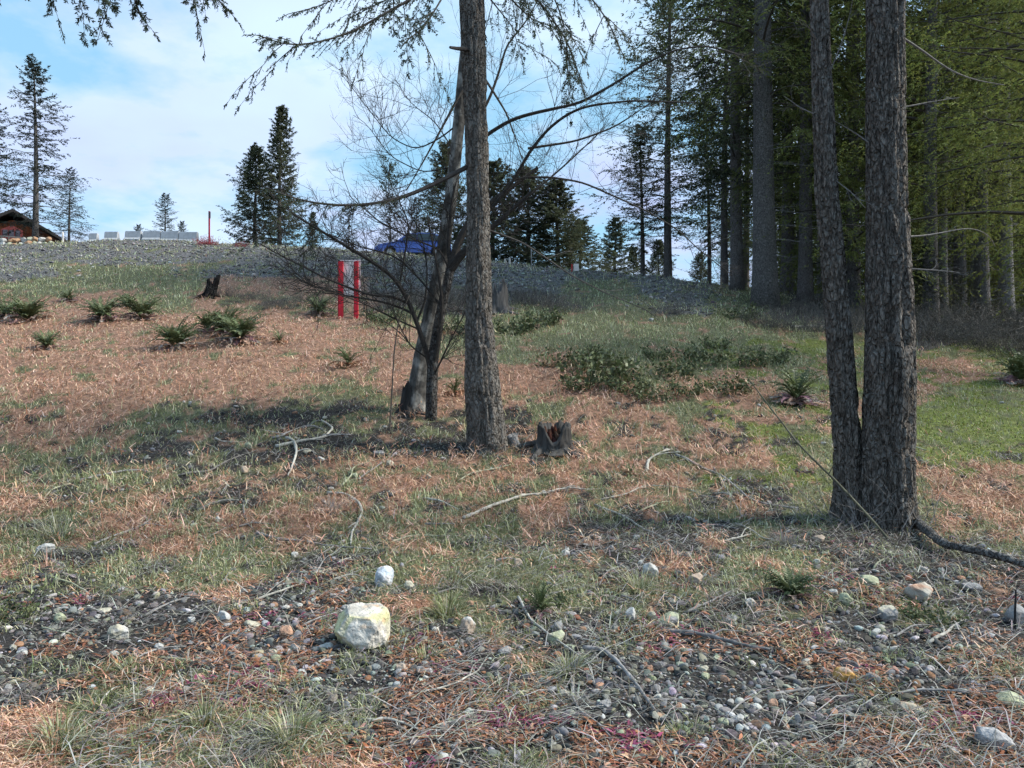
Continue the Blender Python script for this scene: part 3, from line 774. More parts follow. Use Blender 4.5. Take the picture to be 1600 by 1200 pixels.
place(sap, 1560, 22, label='low fir sapling near the right edge brush', rz=3, top=452, h=2.6)
# a fir just outside the right of the picture whose boughs hang into it
edge = conifer('fir_tree', 'fir whose bright green boughs hang in at the upper right edge', 13, .2, 2.6, 4.6, 110, 25, n_twig=24, m=12, tl=.10, tw=.022, col=(.16, .185, .05), sag=.5, droop=.55, fan=3, shape=.55, tfac=.34)
edge.location = tuple(float(q) for q in (11.3, 14.8, Hs(11.3, 14.8)))
edge.scale = (1, 1, .85)
edge.rotation_euler = (0, 0, .5)

# ---- near trunks
def px_trunk(rows, d0, d1=None):
    P, R = [], []
    for i, (y, x0, x1) in enumerate(rows):
        d = d0 if d1 is None else d0 + (d1 - d0) * i / (len(rows) - 1)
        P.append(at((x0 + x1) / 2, y, d)); R.append((x1 - x0) / 2 / FPX * d)
    return np.array(P), np.array(R)

def near_tree(name, label, rows, d, hgt, seed, col, material, amp, flare, sides=64):
    P, R = px_trunk(rows, d)
    base = P[0].copy(); base[2] = Hs(base[0], base[1])
    P[0] = base - [0, 0, .12]
    top = P[-1] + (P[-1] - P[-2]) / max(P[-1][2] - P[-2][2], .1) * (hgt - P[-1][2])
    P = np.vstack([P, top]); R = np.append(R, .05)
    root = thing(name, label, 'tree', base)
    trunk_mesh('trunk', P, R, material, root, base, col, seed, sides, .028, amp * 1.15, flare)
    return root, base, P, R

fir, fbase, FP, FR = near_tree('fir_tree', 'leaning furrowed fir trunk in the middle, with the red-hearted stump at its right',
    [(705, 738, 792), (650, 731, 786), (600, 728, 780), (500, 728, 769), (400, 729, 765), (300, 730, 763), (200, 727, 761), (100, 722, 758), (0, 718, 756)], 9.2, 13, 5, (.16, .145, .128), M['bark'], .2, .3)
tA, abase, AP, AR = near_tree('fir_tree', 'thinner fir trunk on the left of the twin pair', [(808, 1307, 1354), (700, 1305, 1345), (600, 1298, 1335), (500, 1292, 1327), (400, 1285, 1318), (300, 1275, 1308), (200, 1272, 1303), (100, 1269, 1297), (0, 1267, 1293)], 6.75, 10, 6, (.135, .12, .105), M['bark'], .24, .35)
tB, bbase, BP, BR = near_tree('fir_tree', 'thick rough fir trunk on the right of the twin pair', [(825, 1347, 1426), (760, 1350, 1424), (700, 1352, 1423), (600, 1356, 1424), (500, 1358, 1422), (400, 1358, 1418), (300, 1357, 1414), (200, 1357, 1411), (100, 1357, 1410), (0, 1357, 1409)], 6.6, 12, 7, (.135, .12, .105), M['bark'], .2, .35, 96)
ald, lbase, LP, LR = near_tree('alder_tree', 'pale mottled alder with bare arching branches, behind the leaning fir',
    [(645, 630, 662), (600, 639, 667), (560, 646, 670), (480, 664, 685), (400, 681, 701), (300, 696, 715), (200, 707, 725), (100, 717, 734), (0, 728, 743)], 10.6, 11, 8, (.075, .073, .068), M['alder'], .07, .2, 40)

def pxpath(pts, d0, d1, n=None):
    P = np.array([at(x, y, d0 + (d1 - d0) * i / (len(pts) - 1)) for i, (x, y) in enumerate(pts)])
    return resample(P, n or 4 * len(pts))

def twigs(mb, P, rng, n, length, lev, r, col, up=.25, t0=.15, spread=.8):
    """bare forking twigs along P"""
    s = np.linspace(0, 1, len(P))
    for k in range(n):
        t = rng.uniform(t0, 1)
        b = np.array([np.interp(t, s, P[:, i]) for i in range(3)])
        i = min(int(t * (len(P) - 1)), len(P) - 2)
        T = nrm(P[i + 1] - P[i])
        D = nrm(T * .8 + rng.normal(0, spread, 3) * [1, .7, 1] + [0, 0, up])
        L = length * rng.uniform(.45, 1.15) * (1 - .35 * t)
        m = 6; Q = [b]
        for q in range(m):
            D = nrm(D + rng.normal(0, .16, 3) + [0, 0, up * .18]); Q.append(Q[-1] + D * L / m)
        Q = np.array(Q)
        mb.tube(Q, np.linspace(r, r * .45, m + 1), 3, col, False)
        if lev > 0: twigs(mb, Q, rng, 3 + int(rng.integers(0, 3)), length * .5, lev - 1, r * .6, col, up, .2, spread)

# bare branches of the alder
R_ALD = [([(744, 225), (761, 210), (799, 187), (829, 178), (907, 161), (960, 131), (1012, 97), (1057, 77), (1106, 71), (1162, 88)], 10.6, 9.6, .024),
         ([(712, 380), (772, 322), (806, 277), (825, 240), (855, 202), (889, 176), (919, 165), (990, 157), (1087, 161)], 10.6, 9.8, .026),
         ([(825, 232), (900, 221), (960, 199), (1005, 169), (1042, 139)], 10.4, 10.9, .016),
         ([(769, 352), (825, 307), (874, 266), (911, 232), (945, 199)], 10.7, 11.2, .018),
         ([(790, 290), (810, 277), (862, 277), (911, 285), (960, 307), (1012, 330), (1061, 360), (1087, 386), (1144, 431)], 10.5, 10.0, .015),
         ([(755, 120), (763, 131), (791, 176), (806, 217), (815, 247)], 10.6, 10.5, .016),
         ([(740, 200), (765, 154), (780, 112), (791, 71), (825, 30), (850, -20)], 10.6, 10.9, .020),
         ([(728, 130), (712, 160), (685, 210), (660, 255), (635, 298)], 10.5, 10.2, .018),
         ([(720, 190), (690, 215), (650, 235), (610, 215), (560, 150), (535, 118)], 10.6, 10.9, .010),
         ([(712, 260), (660, 270), (610, 245), (570, 190), (552, 180)], 10.6, 10.4, .009),
         ([(712, 240), (680, 190), (640, 160), (622, 130)], 10.7, 11, .009)]
r_ = rngf(61)
for pts, d0, d1, r in R_ALD:
    P = pxpath(pts, d0, d1); brm = MB(); tws = MB()
    brm.tube(P, np.linspace(r * 1.25, r * .35, len(P)), 5, (.048, .044, .04), False)
    twigs(tws, P, r_, int(5 + len(P) * .42), 1.05, 2, .0048, (.055, .05, .046), .22, .25, .55)
    bo = brm.build('branch', M['twig'], ald, lbase); tws.build('twigs', M['twig'], bo, lbase)['kind'] = 'stuff'
tw2 = resample(LP[3:], 20); brm = MB()
twigs(brm, tw2, r_, 22, 1.7, 2, .0055, (.06, .055, .05), .3, .05, .9)
brm.build('twigs', M['twig'], ald, lbase)['kind'] = 'stuff'

# dark young bare tree with many stems, just left of the leaning fir
sb = gat(674, 655)
sd = float(sb[1])
bt = thing('bare_sapling', 'dark bare many-stemmed young tree with sprawling twigs left of the leaning fir', 'tree', sb)
st = MB()
P = np.vstack([sb - [0, 0, .1], pxpath([(674, 640), (676, 560), (690, 480), (704, 420)], sd, sd)])
st.tube(P, np.linspace(.085, .062, len(P)), 12, (.07, .065, .062))
st.build('trunk', M['bark'], bt, sb, True)
brm = MB(); r_ = rngf(62)
B_SAP = [([(704, 422), (712, 390), (725, 360), (742, 335), (790, 300), (840, 262)], .4, .055), ([(704, 422), (718, 400), (740, 382), (775, 350), (830, 300)], -.2, .05),
         ([(704, 422), (700, 380), (705, 320), (715, 270)], .3, .03),
         ([(672, 575), (668, 555), (655, 515), (642, 480), (630, 455), (612, 430), (575, 405), (520, 372), (450, 330), (438, 295)], -.4, .032),
         ([(672, 590), (685, 540), (692, 470), (680, 400), (668, 340)], -.3, .03), ([(640, 475), (615, 463), (580, 462), (520, 440), (440, 400), (400, 378)], -.7, .016),
         ([(645, 490), (620, 478), (590, 470), (540, 462), (470, 440)], .1, .014), ([(625, 440), (632, 400), (640, 350), (622, 310), (600, 268)], .2, .012),
         ([(650, 505), (665, 470), (668, 420), (660, 370), (640, 330)], .4, .014), ([(690, 480), (660, 440), (620, 400), (560, 385), (500, 360)], .2, .014),
         ([(668, 560), (640, 540), (615, 490), (600, 440)], -.5, .010), ([(672, 600), (700, 540), (735, 470)], -.4, .012),
         ([(655, 515), (610, 495), (560, 470), (510, 455), (455, 430)], -.9, .010), ([(704, 430), (690, 390), (640, 372), (590, 345), (545, 305)], -.3, .012)]
for pts, dd, r in B_SAP:
    P = pxpath(pts, sd, sd + dd); brm = MB(); tws = MB()
    brm.tube(P, np.linspace(r * 1.3, r * .35, len(P)), 6, (.042, .038, .035), False)
    twigs(tws, P, r_, int(6 + len(P) * .6), .85, 2, .0058, (.04, .036, .033), .12, .2, .6)
    bo = brm.build('branch', M['twig'], bt, sb); tws.build('twigs', M['twig'], bo, sb)['kind'] = 'stuff'
# long drooping bare branch at the right of the leaning fir
brm = MB()
P = pxpath([(765, 360), (817, 379), (862, 409), (892, 430), (940, 455), (975, 470), (1015, 486), (1028, 500)], 9.3, 8.6)
brm.tube(P, np.linspace(.014, .004, len(P)), 5, (.07, .065, .06), False)
tws = MB(); twigs(tws, P, rngf(63), 8, .5, 1, .003, (.1, .095, .09), -.05, .2, .7)
bo = brm.build('dead_branch', M['twig'], fir, fbase); tws.build('twigs', M['twig'], bo, fbase)['kind'] = 'stuff'
brm = MB()
# dead snags
brm.tube(pxpath([(735, 77), (715, 76), (703, 74)], 9.1, 8.9, 6), [.03, .028, .025, .022, .02, .016], 6, (.05, .047, .045))
brm.build('dead_snag', M['twig'], fir, fbase)

# needled boughs of the leaning fir
def boughs(root, base, specs, seed, tl, tw, m, fan, col, tw_len=.42, twn=10, droop=.5, bl=(.5, .9)):
    r = rngf(seed)
    for pts, d0, d1, rad, t0 in specs:
        P = pxpath(pts, d0, d1, 22); main, lim, fol = MB(), MB(), MB()
        main.tube(P, np.linspace(rad, rad * .22, len(P)), 6, (.055, .05, .047), False)
        bo = main.build('bough', M['twig'], root, base)
        Ls = np.linalg.norm(np.diff(P, axis=0), axis=1).sum()
        nt = int(twn * Ls)
        sprays(fol, P, r, nt, tw_len, m, tl, tw, t0, droop, 1.0, col, lim, fan)
        # secondary boughlets
        for k in range(max(2, int(Ls * 2.2))):
            i = int(r.uniform(t0, 1) * (len(P) - 2)); T = nrm(P[i + 1] - P[i])
            D = nrm(T * .7 + r.normal(0, .6, 3) + [0, 0, -.35])
            Q = np.array([P[i] + D * q * r.uniform(*bl) / 5 + np.array([0, 0, -.04 * q * q / 5]) for q in range(6)])
            lim.tube(Q, np.linspace(.006, .002, 6), 4, (.055, .05, .047), False)
            sprays(fol, Q, r, 9, tw_len * .62, m, tl, tw, .1, droop, .9, col, lim, fan)
        lim.build('twigs', M['twig'], bo, base)['kind'] = 'stuff'; fol.build('needles', M['needle'], bo, base)['kind'] = 'stuff'
FIRC = (.05, .068, .042)
boughs(fir, fbase, [
    ([(735, 258), (690, 282), (640, 305), (590, 318), (540, 322), (480, 316), (432, 300)], 9.2, 8.3, .032, .35),
    ([(722, -90), (690, -30), (640, 0), (600, 22), (560, 45), (530, 58), (500, 65), (463, 73), (430, 67), (402, 55)], 9.1, 7.8, .026, .3),
    ([(715, -60), (692, -5), (665, 40), (637, 62)], 9.2, 8.4, .018, .5),
    ([(730, -140), (650, -60), (560, -20), (500, 10), (450, 22)], 9.3, 8.6, .02, .3),
    ([(735, -160), (700, -70), (660, -15), (600, 0), (545, 30)], 9.3, 9.8, .02, .3),
    ([(745, -120), (800, -40), (850, 10), (890, 70), (915, 150)], 9.3, 9.0, .02, .25),
    ([(745, -220), (840, -90), (910, -20), (950, 30), (975, 90)], 9.3, 8.8, .022, .25),
    ([(745, -160), (800, -90), (850, -40), (880, 30), (890, 110)], 9.4, 10.2, .02, .2),
    ([(750, -60), (790, -10), (830, 30), (870, 45)], 9.2, 9.9, .016, .3),
    ([(745, -30), (775, 10), (800, 40), (815, 90)], 9.2, 9.6, .012, .3)], 71, .052, .012, 8, 3, FIRC, .28, 15, .24)
# off-frame fir at the left: only its bough tips hang into the top left corner
lf, lfb, LFP, LFR = near_tree('fir_tree', 'fir whose bough tips hang in at the top left corner of the sky', [(820, -560, -470), (400, -555, -480), (0, -550, -485)], 6.3, 11, 15, (.13, .12, .115), M['bark'], .15, .15, 32)
boughs(lf, lfb, [
    ([(-515, -420), (-300, -330), (-80, -180), (80, -75), (140, -20), (170, 8)], 6.3, 7.2, .03, .55),
    ([(-515, -380), (-200, -260), (60, -110), (180, -45), (225, -5), (220, 25)], 6.3, 6.9, .03, .6),
    ([(-515, -520), (-150, -380), (150, -180), (280, -65), (330, -12), (362, 22)], 6.3, 7.0, .032, .65),
    ([(-515, -560), (-100, -420), (220, -200), (310, -80), (320, -10)], 6.3, 7.4, .03, .65)], 72, .05, .010, 9, 3, FIRC, .24, 12, .25, (.35, .62))
# thin dead side branches of the twin trunks
for root, base, specs in ((tB, bbase, [([(1418, 420), (1440, 421), (1470, 423), (1500, 426)], 6.5, 6.3, .010), ([(1408, 58), (1440, 78), (1480, 108), (1520, 125), (1570, 133)], 6.6, 6.9, .012),
                                       ([(1410, 168), (1450, 160), (1500, 152)], 6.6, 6.8, .008), ([(1416, 370), (1450, 368), (1515, 355), (1545, 365), (1555, 385)], 6.6, 7.1, .009), ([(1360, 225), (1340, 210), (1315, 195), (1302, 188)], 6.6, 6.9, .008)]),
                          (tA, abase, [([(1298, 110), (1318, 60), (1330, 15), (1335, -20)], 6.7, 6.5, .007), ([(1272, 178), (1250, 168), (1225, 150)], 6.75, 7, .007), ([(1303, 280), (1330, 300), (1352, 325)], 6.7, 6.4, .006), ([(1275, 60), (1262, 40), (1250, 30)], 6.7, 6.5, .006)])):
    r = rngf(81)
    for pts, d0, d1, rad in specs:
        P = pxpath(pts, d0, d1, 14); lim = MB(); tws = MB()
        lim.tube(P, np.linspace(rad, rad * .3, len(P)), 5, (.15, .14, .13), False)
        twigs(tws, P, r, 4, .25, 1, .002, (.15, .145, .14), -.1, .3)
        bo = lim.build('dead_branch', M['twig'], root, base); tws.build('twigs', M['twig'], bo, base)['kind'] = 'stuff'
    lim = MB()
    # fine dry twigs hugging the foot of the trunk
    for k in range(26):
        a = r.uniform(math.pi * .9, math.pi * 2.1)
        p = base + np.array([math.cos(a) * r.uniform(.22, .6), math.sin(a) * r.uniform(.22, .5), 0]); p[2] = Hs(p[0], p[1])
        D = nrm(np.array([r.normal(0, .7), r.normal(0, .4), 1.0]))
        L = r.uniform(.25, .8); Q = [p]
        for q in range(5):
            D = nrm(D + r.normal(0, .2, 3)); Q.append(Q[-1] + D * L / 5)
        lim.tube(np.array(Q), np.linspace(.0035, .001, 6), 3, (.2, .19, .18), False)
    lim.build('dry_twigs', M['twig'], root, base)['kind'] = 'stuff'

# ------------------------------------------------------------------ buildings and things on the ridge
def slab(mb, pts, t, col, n=(0, 1, 0)):
    """extrude polygon pts along n by t"""
    P = np.asarray(pts, float); Q = P + np.asarray(n, float) * t; k = len(P)
    mb.add(np.vstack([P, Q]), np.arange(k)[None], col)
    mb.f.append((np.arange(k)[::-1] + k + mb.n - 2 * k)[None])
    i = np.arange(k); b = mb.n - 2 * k
    mb.f.append(np.stack([i, i + k, (i + 1) % k + k, (i + 1) % k], -1) + b)
    return mb

def cabin():
    d = 46.0
    b = gd(20, d); b[2] = CAMZ + (CY - 388) / FPX * d
    root = thing('wooden_cabin', 'orange-brown board cabin with dark steep roof at the left edge, behind a rock wall', 'cabin', b, rz=math.radians(34))
    m = lambda p: p / FPX * d                       # photo pixels to metres there
    hw, eave, ridge = m(66), m(12), m(54)
    wl_, wr_ = -hw, m(62)
    O, OD, MR = (.27, .095, .04), (.16, .06, .03), (.13, .03, .03)
    # front gable wall in upright boards
    nb = 16; xs = np.linspace(wl_, wr_, nb + 1); r = rngf(3)
    for i in range(nb):
        x0, x1 = xs[i] + .012, xs[i + 1] - .012
        hz = lambda x: ridge - .35 - (ridge - eave) * abs(x) / m(78)
        mb = MB(); slab(mb, [[x0, 0, 0], [x1, 0, 0], [x1, 0, hz(x1)], [x0, 0, hz(x0)]], .05, np.array(O) * r.uniform(.75, 1.15))
        mb.build('wall_board', M['board'], root)
    mb = MB()
    slab(mb, [[wl_ + .05, .06, 0], [wr_ - .05, .06, 0], [wr_ - .05, .06, eave + .6], [0, .06, ridge - .5], [wl_ + .05, .06, eave + .6]], 6.0, OD)
    mb.build('wall', M['board'], root)
    for s in (-1, 1):
        mb = MB()
        slab(mb, [[0, -.8, ridge], [s * m(82), -.8, m(5)], [s * m(82), -.8, m(5) + .18], [0, -.8, ridge + .2]], 7.6, (.03, .028, .028))
        mb.build('roof', M['board'], root)
    # window bay with its own little gable, and a door
    mb = MB(); slab(mb, [[-m(15), -1.3, m(10)], [m(13), -1.3, m(10)], [m(13), -1.3, m(24)], [-m(1), -1.3, m(31)], [-m(15), -1.3, m(24)]], 1.25, MR)
    bay = mb.build('window_bay', M['board'], root)
    for k in range(3):
        MB().box((-m(9.5) + k * m(8), -1.32, m(19)), (m(6), .03, m(9)), (.05, .045, .06)).build('pane', M['glass'], bay)
    MB().box((m(20), -.05, m(13)), (m(8), .06, m(25)), (.18, .05, .02)).build('door', M['board'], root)
    MB().box((m(36), -.06, m(18)), (m(5), .06, m(34)), (.07, .03, .02)).build('post', M['board'], root)
    for k in range(4):
        MB().box((-m(14) + k * m(9), -1.7, m(7)), (.08, .08, m(12)), (.1, .1, .1)).build('rail_post', M['board'], root)
    MB().box((0, -1.7, m(12)), (m(32), .07, .07), (.12, .12, .12)).build('rail', M['board'], root)
M['glass'] = mat('dark_glass', .08, 0, bump=0, spec=.6)
cabin()

wb = gd(45, 39.5)
wall = thing('rock_wall', 'low retaining wall of pale boulders in front of the cabin', 'wall', wb)
r = rngf(15)
rocks = []
for s in range(5):
    v, f = rock_verts(40 + s, 3, .25, 6)
    rocks.append((v, f))
for k in range(22):
    px = -14 + (k % 11) * 9.6 + r.uniform(-2, 2); row = k // 11
    if row == 1 and px > 80: continue
    p = gd(px, 39.5) - wb
    v, f = rocks[k % 5]
    a = r.uniform(0, 6.28); c, s = math.cos(a), math.sin(a)
    sz = np.array([.19, .17, .15]) * r.uniform(.8, 1.3)
    w = v * sz; w = np.c_[w[:, 0] * c - w[:, 1] * s, w[:, 0] * s + w[:, 1] * c, w[:, 2]] + p + [0, .12 * row, .08 + .26 * row]
    col = [(.42, .41, .39), (.5, .49, .46), (.42, .26, .16), (.36, .37, .28), (.33, .33, .33)][int(r.integers(0, 5))]
    MB().add(w, f, col).build('boulder', M['stone'], wall)

# concrete barriers along the crest: sloped-face blocks
def barrier(px0, px1, d, top, label):
    a, b = gd(px0, d), gd(px1, d)
    L = abs(b[0] - a[0]); c = (a + b) / 2
    zt = CAMZ + (CY - top) / FPX * d
    h = max(zt - c[2], .3)
    root = thing('concrete_barrier', label, 'barrier', c, 'concrete barriers along the crest')
    prof = np.array([[-.3, -.25], [.3, -.25], [.3, .12], [.16, h * .42], [.11, h], [-.11, h], [-.16, h * .42], [-.3, .12]])
    mb = MB(); P = np.c_[np.full(8, -L / 2), prof]
    slab(mb, P, L, (.36, .38, .40), (1, 0, 0)); mb.build('block', M['concrete'], root)
    mb = MB().box((0, 0, h + .02), (L * .98, .16, .045), (.44, .46, .48)); mb.build('cap', M['concrete'], root)  # top face as a slab, its brighter look put into the colour
    for q in (-.32, .32):
        MB().box((q * L, -.305, .06), (.12, .02, .10), (.12, .12, .12)).build('lifting_slot', M['concrete'], root)
for px0, px1, top, lab in ((141, 153, 366, 'short leftmost concrete barrier on the crest, nearest the cabin'), (165, 185, 363.5, 'second concrete barrier from the cabin, standing alone'), (197, 221, 362.5, 'third concrete barrier from the cabin, just before the long run'),
                      (225, 252, 362.5, 'concrete barrier starting the long unbroken run'), (253, 280, 363, 'middle concrete barrier of the long run below the lone fir'), (281, 309, 364, 'concrete barrier ending the long run by the red post')):
    barrier(px0, px1, 41.0, top, lab)

# red marker post on the crest
p = gd(327, 34.5)
zt = CAMZ + (CY - 335) / FPX * 34.5
root = thing('marker_post', 'thin red marker post standing on the crest near the barriers', 'post', p)
MB().box((0, 0, (zt - p[2]) / 2), (.065, .05, zt - p[2] + .3), (.45, .03, .05)).build('post', M['paint'], root)
MB().box((.02, -.01, zt - p[2] - .03), (.075, .06, .30), (.10, .06, .07)).build('dark_top', M['paint'], root)

# the sign with two red posts
sg = gat(547, 497)
d = float(sg[1]); m = d / FPX
root = thing('trail_sign', 'back of a pale sign board on two bright red posts below the bank', 'sign', sg)
RED = (.55, .018, .035)
hp = 92 * m
for s, x, w in ((0, -14 * m, 9 * m), (1, 10 * m, 7.5 * m)):
    b = MB().box((x, 0, hp / 2 - .1), (w * .72, .09, hp + .1), RED)
    pp = b.build('post', M['paint'], root)
    MB().box((x - w * .43, .01, hp / 2 - .1), (w * .2, .07, hp + .06), (.32, .012, .03)).build('post_edge', M['paint'], pp)
MB().box((0, .062, hp - 29 * m), (32 * m, .03, 56 * m), (.70, .70, .68)).build('panel', M['paint'], root)
MB().box((14.5 * m, .058, hp - 29 * m), (3 * m, .05, 57 * m), (.75, .74, .72)).build('panel_edge', M['paint'], root)

# small red and white marker on the bank to the right, and stakes
p = gd(898, 29.5); m = 29.5 / FPX
root = thing('marker_sign', 'tiny red and white marker board on the bank below the dark firs', 'sign', p)
MB().box((.06, 0, 6 * m + .05), (8 * m, .04, 11 * m), (.72, .66, .62)).build('panel', M['paint'], root)
MB().box((-4.5 * m, -.02, 6 * m), (2 * m, .05, 13 * m), (.5, .04, .05)).build('post', M['paint'], root)
for px, d, top, col, w, lab in ((1178, 26, 404, (.55, .53, .5), .09, 'pale upright stake left of the thick straight fir on the bank'), (830, 30, 388, (.3, .3, .29), .04, 'thin grey stake on the bank left of the small marker board'),
                           (98, 40, 362, (.6, .58, .55), .10, 'pale post beside the right end of the cabin roof'), (327 + 262, 36, 372, (.25, .25, .25), .05, 'dark stake by the nose of the blue car'),
                           (796, 33, 402, (.45, .45, .44), .1, 'short pale stake on the ridge right of the leaning fir'), (789, 33, 404, (.4, .4, .39), .1, 'stubby pale stake beside a taller one on the ridge')):
    p = gd(px, d); h = CAMZ + (CY - top) / FPX * d - p[2]
    root = thing('stake', lab, 'stake', p)
    mb = MB().tube(np.array([[0, 0, -.2], [.01, 0, h * .5], [0, 0, h - .05], [0, 0, h]]), [w / 2, w / 2, w / 2, w / 5], 6, col); mb.build('shaft', M['wood'], root)
p = gat(1586, 985)
root = thing('metal_stake', 'thin dark metal stake upright by the round grey stone at the right edge', 'stake', p)
MB().tube(np.array([[0, 0, -.1], [0, 0, .1], [.004, 0, .2], [.004, 0, .225]]), [.006, .006, .005, .004], 6, (.03, .03, .032)).build('shaft', M['wood'], root)

# ---- blue car on the ridge
def car():
    d = 36.5
    b = gd(647, d); b[2] = CAMZ + (CY - 406) / FPX * d
    root = thing('parked_car', 'blue hatchback car parked behind the crest, half hidden by bare twigs', 'car', b, rz=math.radians(4), sc=.86)
    BL = (.05, .11, .40)
    L = 2.15
    # side outline, x forward = left of picture (nose at -L)
    prof = np.array([[-L, .32], [-L - .02, .55], [-1.95, .74], [-1.2, .90], [-.95, .95], [-.35, 1.36], [.2, 1.46], [1.0, 1.45], [1.55, 1.30], [1.95, 1.0], [2.1, .9], [2.15, .45], [2.05, .28], [-L + .1, .24]])
    def arch(cx, r=.36):
        t = np.linspace(math.pi, 0, 9)
        return np.c_[cx + r * np.cos(t) * -1, .30 + r * np.sin(t)]
    low = np.vstack([[2.05, .25], arch(1.35)[:, :], arch(-1.3)[:, :], [-L + .1, .25]])
    a1 = arch(1.35)[::1]; a1 = a1[np.argsort(-a1[:, 0])]; a2 = arch(-1.3); a2 = a2[np.argsort(-a2[:, 0])]
    out = np.vstack([prof[:13], a1, a2, prof[13:]])
    W = .86
    mb = MB()
    n = len(out)
    def ring(y, ins):
        c = np.array([0, .7]); q = out.copy()
        hi = np.clip((out[:, 1] - .95) / .5, 0, 1)
        yy = y * (1 - .20 * hi)
        q = c + (q - c) * (1 - ins)
        return np.c_[q[:, 0], yy, q[:, 1]]
    rings = [ring(-W, .02), ring(-W + .06, 0), ring(0, 0), ring(W - .06, 0), ring(W, .02)]
    V = np.vstack(rings); F = []
    for k in range(4):
        i = np.arange(n); F.append(np.stack([k * n + i, k * n + (i + 1) % n, (k + 1) * n + (i + 1) % n, (k + 1) * n + i], -1))
    mb.add(V, np.concatenate(F), BL)
    mb.f.append(np.arange(n)[None]); mb.f.append((np.arange(n)[::-1] + 4 * n)[None])
    body = mb.build('body', M['car'], root)
    def pane(pts, y0, nm='window'):
        m2 = MB(); slab(m2, [[x, y0(z), z] for x, z in pts], .015, (.02, .03, .035)); m2.build(nm, M['glass'], root)
    for s in (-1, 1):
        yy = lambda z, s=s: s * (W * (1 - .20 * min(max((z - .95) / .5, 0), 1)) + .012) - (.008 if s > 0 else 0)
        pane([(-.72, .98), (-.28, 1.33), (.18, 1.40), (.18, .98)], yy); pane([(.25, .98), (.25, 1.40), (.95, 1.39), (1.05, .98)], yy); pane([(1.12, .98), (1.02, 1.38), (1.45, 1.26), (1.72, 1.0)], yy)
        for cx in (-1.3, 1.35):
            m2 = MB(); t = np.linspace(0, 2 * math.pi, 20, endpoint=False)
            wy = s * (W - .10)
            ty = MB(); ty.tube(np.array([[cx, wy - .1, .31], [cx, wy - .05, .31], [cx, wy + .05, .31], [cx, wy + .1, .31]]), [.28, .31, .31, .28], 20, (.02, .02, .02)); wheel = ty.build('wheel', M['twig'], root)
            MB().tube(np.array([[cx, wy + s * .095, .31], [cx, wy + s * .115, .31]]), [.19, .17], 14, (.4, .4, .42)).build('rim', M['paint'], wheel)
        MB().box((-2.02, s * .6, .66), (.2, .3, .13), (.7, .72, .75)).build('headlight', M['glass2'], root)
        MB().box((2.06, s * .66, .88), (.1, .22, .2), (.4, .02, .02)).build('tail_light', M['glass2'], root)
        MB().box((-.62, s * .93, 1.0), (.14, .16, .11), BL).build('mirror', M['car'], root)
        MB().box((.05, s * .868, .86), (.16, .02, .03), BL).build('door_handle', M['car'], root)
    MB().box((-2.16, 0, .42), (.05, 1.5, .14), (.03, .03, .035)).build('bumper', M['twig'], root)
    m2 = MB(); slab(m2, [[-.93, -.66, .985], [-.93, .66, .985], [-.40, .60, 1.345], [-.40, -.60, 1.345]], .012, (.02, .03, .035), (-.55, 0, .8)); m2.build('windscreen', M['glass'], root)
M['car'] = mat('car_paint', .3, 0, bump=0, spec=.5)
M['glass2'] = mat('lamp_glass', .15, 0, bump=0, spec=.6)
car()

